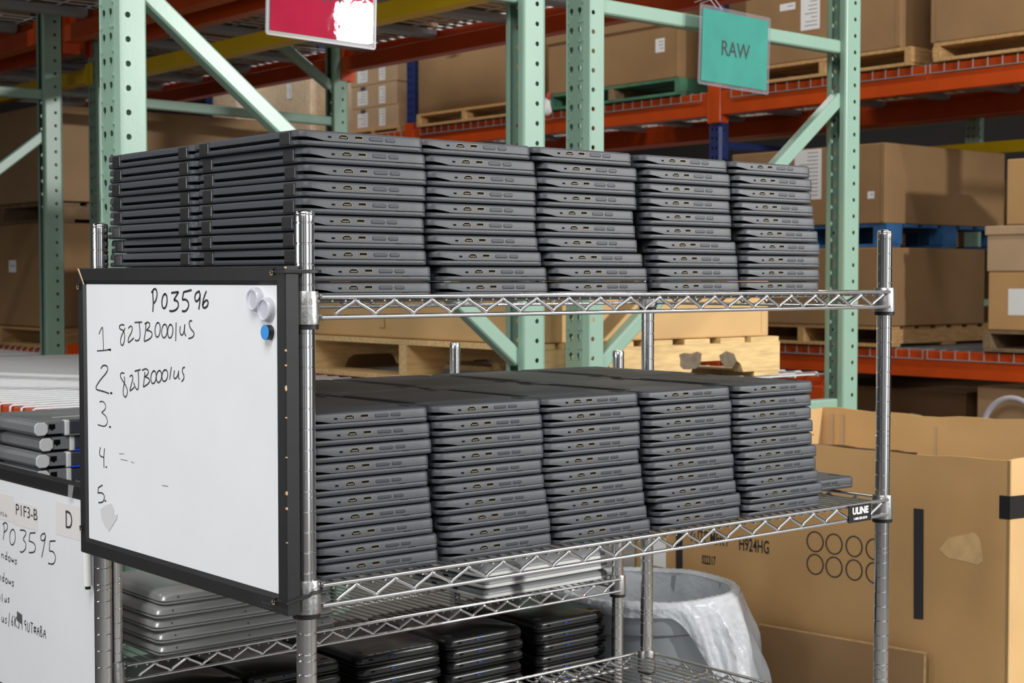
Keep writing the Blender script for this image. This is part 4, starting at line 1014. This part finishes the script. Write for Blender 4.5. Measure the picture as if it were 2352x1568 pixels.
# far end: cartons and wrapped pallets on the upper level
k = 0
for (za, zb, ya, yb, lb) in ((39.2, 45.4, 281.6, 304.8, 'lowest'), (45.4, 51.8, 282.2, 304.2, 'middle'), (51.8, 58.2, 281.9, 304.6, 'topmost')):
    carton(209.5, 230, ya, yb, za, zb, 'small tan carton with white labels, %s of the stack left of the navy upright' % lb, 'card_pale', grp='labelled cartons on the far level',
           labels=(('x', 296.2, 301.2, za+1.0, za+5.0, 'paper', 'shipping_label'), ('x', 287.6, 290.6, za+.8, za+5.6, 'paper', 'packing_sheet'), ('x', 297.2, 299.6, zb-1.3, zb-.2, 'frame_inner', 'tape_patch')))
pallet(209, 240, 280, 306, Z3+.03, 1.9, 'thin wooden pallet under the small labelled cartons', 'wood', 'x', boards=5)
for (ya, yb, lb) in ((328, 356, 'shrink wrapped pallet load in front of the white pillar'), (361.5, 376.8, 'shrink wrapped pallet load beside the far navy upright')):
    t = carton(211 if ya < 350 else 205.3, 245, ya, yb, Z3+.05, 59, lb, 'shrink_wrap', cat='wrapped pallet', name='wrapped_pallet_load', bulge=.5, labels=(('x', yb-9.5-6, yb-12.5-6, 52, 58, 'paper', 'shipping_label'),))
# white building column beyond
o = (300, 462, -ZF); t = thing('column', o, 'white round building column in the far background', 'column')
b = MB(o); b.lathe([(5, -ZF), (5, 205)], (300, 460), 24); b.build('shaft', 'pillar_white', t)
b = MB(o); b.box(293, 307, 453, 467, -ZF, -ZF+4); b.build('base', 'concrete', t)
# dim things below the orange beam across the aisle
carton(208, 246, 62, 98, -58, -22.4, 'dark brown box under the lower orange beam at right', 'card_tan')
pallet(207, 247, 61, 99, -ZF, 4.4, 'wooden pallet on the floor under the lower orange beam', 'wood_dark', 'x', boards=6)
o = (206, 86, -30); t = thing('hose', o, 'grey hose loop at the right edge under the orange beam', 'hose')
b = MB(o)
pts = []
for a in range(-20, 200, 12): pts.append((203.5+.01*a, 88.5+5.2*math.cos(math.radians(a)), -29.5+5.6*math.sin(math.radians(a))))
pts = [(203.3, 93.4, -ZF+.6), (203.3, 93.4, -45)]+pts+[(205.6, 83.2, -45), (205.6, 83.2, -ZF+.6)]
b.tube(pts, .55, 10); b.build('tube', 'hose', t)
o = (222, 150, -35); t = thing('cardboard_sheet', o, 'bent cardboard sheet lying in the dark under the orange beam', 'cardboard')
b = MB(o)
p0 = [(207.5, 112+4.6*i, -28.6-1.0*math.sin(i*.8)) for i in range(9)]
b.rings([p0, [(x+3.5, y, z-.6) for x, y, z in p0]], False, False, False, closed=False); b.build('sheet', 'card_pale', t, solid=.25)
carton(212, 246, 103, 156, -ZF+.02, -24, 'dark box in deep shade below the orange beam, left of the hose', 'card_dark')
# ------------------------------------------------------------------ hanging signs
def sign(cx, z, w_, h, tilt, yv, paper, label, ink, pos):
    o = (cx, 53.0, z); t = thing('hanging_sign', o, label, 'sign', 'signs hanging on the upright frames', rot=(0, math.radians(tilt), math.radians(yv)))
    b = MB(o); oo = rr_outline(w_+.9, h+.9, .3, 4)
    b.rings([[(cx+x, 53.04, z+y) for x, y in oo], [(cx+x, 53.10, z+y) for x, y in oo]]); b.build('plastic_sleeve', 'sleeve', t)
    b = MB(o); b.box(cx-w_/2, cx+w_/2, 52.98, 53.035, z-h/2, z+h/2); b.build('paper', paper, t)
    b = MB(o)
    for sg in (-1, 1):
        b.bar((cx-w_/2*sg-.3*sg, 53.0, z-h/2-.3), (cx-w_/2*sg-.3*sg, 53.0, z+h/2+.3), .12, .1, (0, 1, 0))
    b.bar((cx-w_/2-.3, 53.0, z-h/2-.36), (cx+w_/2+.3, 53.0, z-h/2-.36), .1, .12, (0, 0, 1)); b.build('welded_edge', 'sleeve', t)
    text_mesh('RAW', 2.35, ink, lambda u, v, d: (cx+u, 52.97-d, z+pos+v), 'lettering', t, o, .004, xs=.86, bold=.03)
    b = MB(o)
    for sx in (-3.2, -2.3):
        b.tube([(cx+sx, 53.0, z+h/2+.3), (cx+sx, 54.2, z+h/2+1.6), (cx+sx, 56.4, z+h/2+1.4)], .05, 6)
    b.build('cable_tie', 'clear_plastic', t)
    return t
mt = MATS['teal_paper'].node_tree.nodes['Principled BSDF']
for nm in ('teal_paper', 'red_paper'):
    p_ = MATS[nm].node_tree.nodes['Principled BSDF']; p_.inputs['Coat Weight'].default_value = .6; p_.inputs['Coat Roughness'].default_value = .012; p_.inputs['Specular IOR Level'].default_value = .1; p_.inputs['Roughness'].default_value = .9
    nt_ = MATS[nm].node_tree; n_ = nt_.nodes.new('ShaderNodeTexNoise'); n_.inputs['Scale'].default_value = 28; n_.inputs['Detail'].default_value = 6; tc_ = nt_.nodes.new('ShaderNodeTexCoord')
    nt_.links.new(tc_.outputs['Object'], n_.inputs['Vector']); bp_ = nt_.nodes.new('ShaderNodeBump'); bp_.inputs['Strength'].default_value = .14; bp_.inputs['Distance'].default_value = .0012
    nt_.links.new(n_.outputs['Fac'], bp_.inputs['Height']); nt_.links.new(bp_.outputs[0], p_.inputs['Coat Normal'])
sign(90.5, 22.9, 10.6, 7.9, 2.0, -1.5, 'teal_paper', 'teal sign reading RAW hanging on a green brace', 'sign_ink', -.1)
sign(35.8, 22.75, 10.6, 7.9, 1.6, -1.5, 'red_paper', 'red glossy sign hanging at the top of the picture', 'sign_ink', -.05)
# ------------------------------------------------------------------ open carton on the floor at the right
FLc, FRc = Vector((69.5, 47.5, 0)), Vector((75.2, 8.3, 0)); du = (FRc-FLc); FW = du.length; du.normalize(); dn = Vector((-du.y, du.x, 0))
if dn.x < 0: dn = -dn                         # into the box
nf = -dn
ZT = -18.1; FD = 37.0
o = tuple(FLc+du*FW/2+dn*FD/2)[:2]+(-ZF,); gb = thing('open_carton', o, 'tall open cardboard carton with printed circles at right', 'cardboard box')
def P3(u, d, z): return FLc+du*u+dn*d+Vector((0, 0, z))
def wall(u0, d0, u1, d1, name, tin, wob, m='card_orange', zt=ZT):
    b = MB(o); n = 22; a = P3(u0, d0, 0); c = P3(u1, d1, 0); t_ = tin
    outer_b = [a.lerp(c, i/n) for i in range(n+1)]
    rings = []
    for off in (0, 1):
        rings.append([(p.x+t_.x*off, p.y+t_.y*off, -ZF+.02) for p in outer_b])
    top = [zt+wob*math.sin(i*1.7)*.5+wob*math.sin(i*.6+1)*.6 for i in range(n+1)]
    vs = []
    for off in (0, 1):
        for i, p in enumerate(outer_b): vs.append((p.x+t_.x*off, p.y+t_.y*off, -ZF+.02))
        for i, p in enumerate(outer_b): vs.append((p.x+t_.x*off, p.y+t_.y*off, top[i]))
    k = n+1; fs = []
    for i in range(n):
        fs += [(i, i+1, k+i+1, k+i), (2*k+i, 3*k+i, 3*k+i+1, 2*k+i+1), (k+i, k+i+1, 3*k+i+1, 3*k+i), (i, 2*k+i, 2*k+i+1, i+1)]
    fs += [(0, k, 3*k, 2*k), (n, 2*k+n, 3*k+n, k+n)]
    b.add(vs, fs); return b.build(name, m, gb)
wall(0, 0, FW, 0, 'front_panel', dn*.28, .10)
wall(0, FD, FW+8, FD, 'back_panel', -dn*.28, .22, 'card_gold')
wall(0, .0, 0, FD, 'side_panel', du*.28, .18, 'card_gold')
wall(FW, 0, FW, FD, 'side_panel', -du*.28, .08, 'card_gold')
b = MB(o); q = [P3(.3, .3, -ZF+.3), P3(FW-.3, .3, -ZF+.3), P3(FW-.3, FD-.3, -ZF+.3), P3(.3, FD-.3, -ZF+.3)]; b.poly(q, (0, 0, .3)); b.build('bottom_panel', 'card_brown', gb)
# dark torn edge along the front rim, and one strip of board curling up from it
b = MB(o); b.tube([P3(2+29*i/30, .14+.06*math.sin(i*1.9), ZT+.10*math.sin(i*1.7*22/31)*.5+.10*math.sin(i*.6+1)*.4+.05) for i in range(31)], [.10+.035*math.sin(i*2.3) for i in range(31)], 6); b.build('torn_rim', 'card_dark', gb)
b = MB(o); b.tube([P3(15.5+4.6*i/9, .15+.9*(i/9)**2, ZT+.05+.85*(i/9)**1.8) for i in range(10)], [.13-.009*i for i in range(10)], 6); b.build('torn_strip', 'card_dark', gb)
pc = P3(12, FD-.34, 0); b.poly([P3(14.6, FD-.31, -40), P3(14.9, FD-.31, -40), P3(14.9, FD-.31, ZT-1.3), P3(14.6, FD-.31, ZT-1.3)], -dn*.06); b.build('crease', 'card_pale', gb)
b = MB(o)
for u in (1.2, 2.6): b.poly([P3(u, FD-.31, -40), P3(u+.55, FD-.31, -40), P3(u+.55, FD-.31, ZT-.6), P3(u, FD-.31, ZT-.6)], -dn*.12)
b.build('corner_fold', 'card_pale', gb)
def fp(px, py): 
    q = hitplane(px, py, FLc, nf); d = q-FLc; return d.x*du.x+d.y*du.y, q.z
fnf = lambda u, v, d: FLc+du*u+Vector((0, 0, v))+nf*(.02+d)
def ftext(t_, px, py, size, wpx, name='printed_lettering', m='print_black'):
    u, v = fp(px, py); u1, _ = fp(px-wpx/2, py); u2, _ = fp(px+wpx/2, py)
    cu = bpy.data.curves.new('m', 'FONT'); cu.body = t_; cu.size = size; ob = bpy.data.objects.new('m', cu); C.objects.link(ob); bpy.context.view_layer.update(); w0 = ob.dimensions.x; bpy.data.objects.remove(ob)
    return text_mesh(t_, size, m, lambda a, c, d: fnf(u+a, v+c, d), name, gb, o, .012, xs=(u2-u1)/max(w0, .01), bold=.03)
BOLD = .03
ftext('TUTE MFR /', 1628, 1236, 1.75, 90); ftext('H924HG', 1732, 1254, 1.75, 68); ftext('022317', 1628, 1287, 1.2, 31)
for row, cs in enumerate((((1872.5, 1243.5), (1916, 1249), (1962, 1254.5), (2008, 1261)), ((1872.5, 1295.5), (1916, 1302), (1962, 1308.5), (2008, 1315)))):
    for (px, py) in cs:
        u, v = fp(px, py); ru = abs(fp(px+20, py)[0]-u); rv = .98; b = MB(o); n = 36; I, O = [], []
        for i in range(n):
            a = 2*math.pi*i/n; I.append(fnf(u+(ru-.14)*math.cos(a), v+(rv-.12)*math.sin(a), .01)); O.append(fnf(u+ru*math.cos(a), v+rv*math.sin(a), .01))
        b.add(I+O, [(i, (i+1) % n, n+(i+1) % n, n+i) for i in range(n)]); b.build('printed_circle', 'print_black', gb)
def fpoly(pxs, name, m, label=None, dep=.03, d0=.0):
    b = MB(o); pts = []
    for (x, y) in pxs: u, v = fp(x, y); pts.append(fnf(u, v, d0))
    b.poly(pts, nf*dep); return b.build(name, m, gb, label=label)
fpoly([(2099, 1167), (2122, 1169), (2121, 1422), (2099, 1420)], 'printed_bar', 'print_black')
fpoly([(1553, 1170), (1568, 1172), (1568, 1600), (1553, 1598)], 'printed_bar', 'print_black')
uu, za_ = fp(2296, 1137); _, zb_ = fp(2296, 1190)
b = MB(o); b.poly([fnf(uu, za_, 0), fnf(FW+.01, za_, 0), fnf(FW+.01, zb_, 0), fnf(uu, zb_, 0)], nf*.03)
b.poly([P3(FW+.01, -.03, za_), P3(FW+.01, 9, za_-.6), P3(FW+.01, 9, zb_-.6), P3(FW+.01, -.03, zb_)], du*.03); b.build('black_tape', 'black_plastic', gb)
mat('scuffed_card', (204, 168, 118), .9, var=.12, vscale=40)
fpoly([(2157, 1262), (2178, 1235), (2210, 1228), (2238, 1222), (2250, 1236), (2256, 1268), (2258, 1288), (2246, 1297), (2215, 1288), (2180, 1282)], 'worn_patch', 'scuffed_card', dep=.01)
fpoly([(1501, 1236), (1530, 1238), (1530, 1304), (1501, 1298)], 'packing_sheet', 'paper')
# flat cardboard leaning on its front
o2 = tuple(P3(20, -1.2, -ZF)); sh = thing('cardboard_sheet', o2, 'loose cardboard sheet standing in front of the printed carton', 'cardboard')
def sp(px, py, off): q = hitplane(px, py, FLc+nf*off, nf); return q
a, c = sp(1742, 1435, .9), sp(2128, 1502, .9)
b = MB(o2); b.poly([a, c, Vector((c.x, c.y, 0))+nf*.9+Vector((0, 0, -ZF+.02)), Vector((a.x, a.y, 0))+nf*.9+Vector((0, 0, -ZF+.02))], -nf*.26); b.build('sheet', 'card_brown', sh)
b = MB(o2); e = Vector((0, 0, 1)); b.poly([c+nf*.01, c-du*.22+nf*.01, Vector((c.x-du.x*.22, c.y-du.y*.22, -ZF+.05))+nf*.9, Vector((c.x, c.y, -ZF+.05))+nf*.9], nf*.04); b.build('cut_edge', 'card_edge', sh)
b = MB(o2); b.poly([a, c, c+Vector((0, 0, .12)), a+Vector((0, 0, .12))], -nf*.26); b.build('cut_edge', 'card_edge', sh)
# ------------------------------------------------------------------ bin with a plastic liner
TC = (60.4, 37.0); TR = 8.5; TZ = -31.6
o = (TC[0], TC[1], -ZF); tc = thing('trash_can', o, 'round grey bin with a white plastic liner, right of the racks', 'bin')
b = MB(o); b.lathe([(0, -ZF), (TR*.80, -ZF), (TR*.82, -ZF+.6), (TR*.97, TZ-2.4), (TR*1.0, TZ-2.3), (TR*1.02, TZ-.3), (TR*1.0, TZ), (TR*.965, TZ-.05), (TR*.94, TZ-2.3), (TR*.78, -ZF+.9), (0, -ZF+.9)], TC, 48); b.build('bucket', 'can_grey', tc)
def crumple(r, z, a, s=1.0): return r*(1+s*(.016*abs(math.sin(5*a+.12*z))+.012*abs(math.sin(8.5*a-z*.10+1))+.005*math.sin(27*a+z*.5))), z
b = MB(o)
prof = [(TR*.93, TZ+.35), (TR*.90, TZ-2), (TR*.88, TZ-6), (TR*.86, TZ-10), (TR*.83, TZ-15), (TR*.8, TZ-20), (TR*.5, TZ-22), (0, TZ-22)]
b.lathe(prof, TC, 90, fn=lambda r, z, a: crumple(r, z, a, 1.5)); ln = b.build('liner', 'liner', tc)
b = MB(o)
def twist(r, z, a): return r*(1+.004*math.sin(70*a+z*9)), z+.035*math.sin(61*a)+.05*math.sin(7*a)
b.lathe([(TR*.93, TZ+.3), (TR*.955, TZ+.62), (TR*1.0, TZ+.6), (TR*1.04, TZ+.25), (TR*1.045, TZ-.2), (TR*1.035, TZ-.5)], TC, 160, fn=twist); b.build('liner_rim', 'liner', ln)
# the part of the liner that hangs out over the far right side
b = MB(o)
def ridge(x): return 1-2*abs((x/math.pi) % 1-.5)*2
def drape(r, z, a):
    k = max(0, min(1, (a-math.radians(-122))/math.radians(66))); k = k*k*(3-2*k)
    g2 = max(0, min(1, (math.radians(5)-a)/math.radians(45)))
    q = (TZ+.2-z)/17.0; zz = TZ+.2-17.0*q*(.05+.95*k)
    f = k*g2
    fold = .42*ridge(7.3*a-q*2.2+.6)+.36*ridge(12.1*a+q*3.1)+.20*ridge(27*a-q*6)
    return TR*1.05+f*(2.0*math.sin(min(1, q)*2.1)+.9*q)+(.06+f)*fold*min(1, q*3.5), zz
A0_, A1_ = math.radians(-150), math.radians(75)
b.lathe([(1, TZ+.2-i*.85) for i in range(21)], TC, 150, A0_, A1_, fn=drape); b.build('liner_overhang', 'liner', ln)
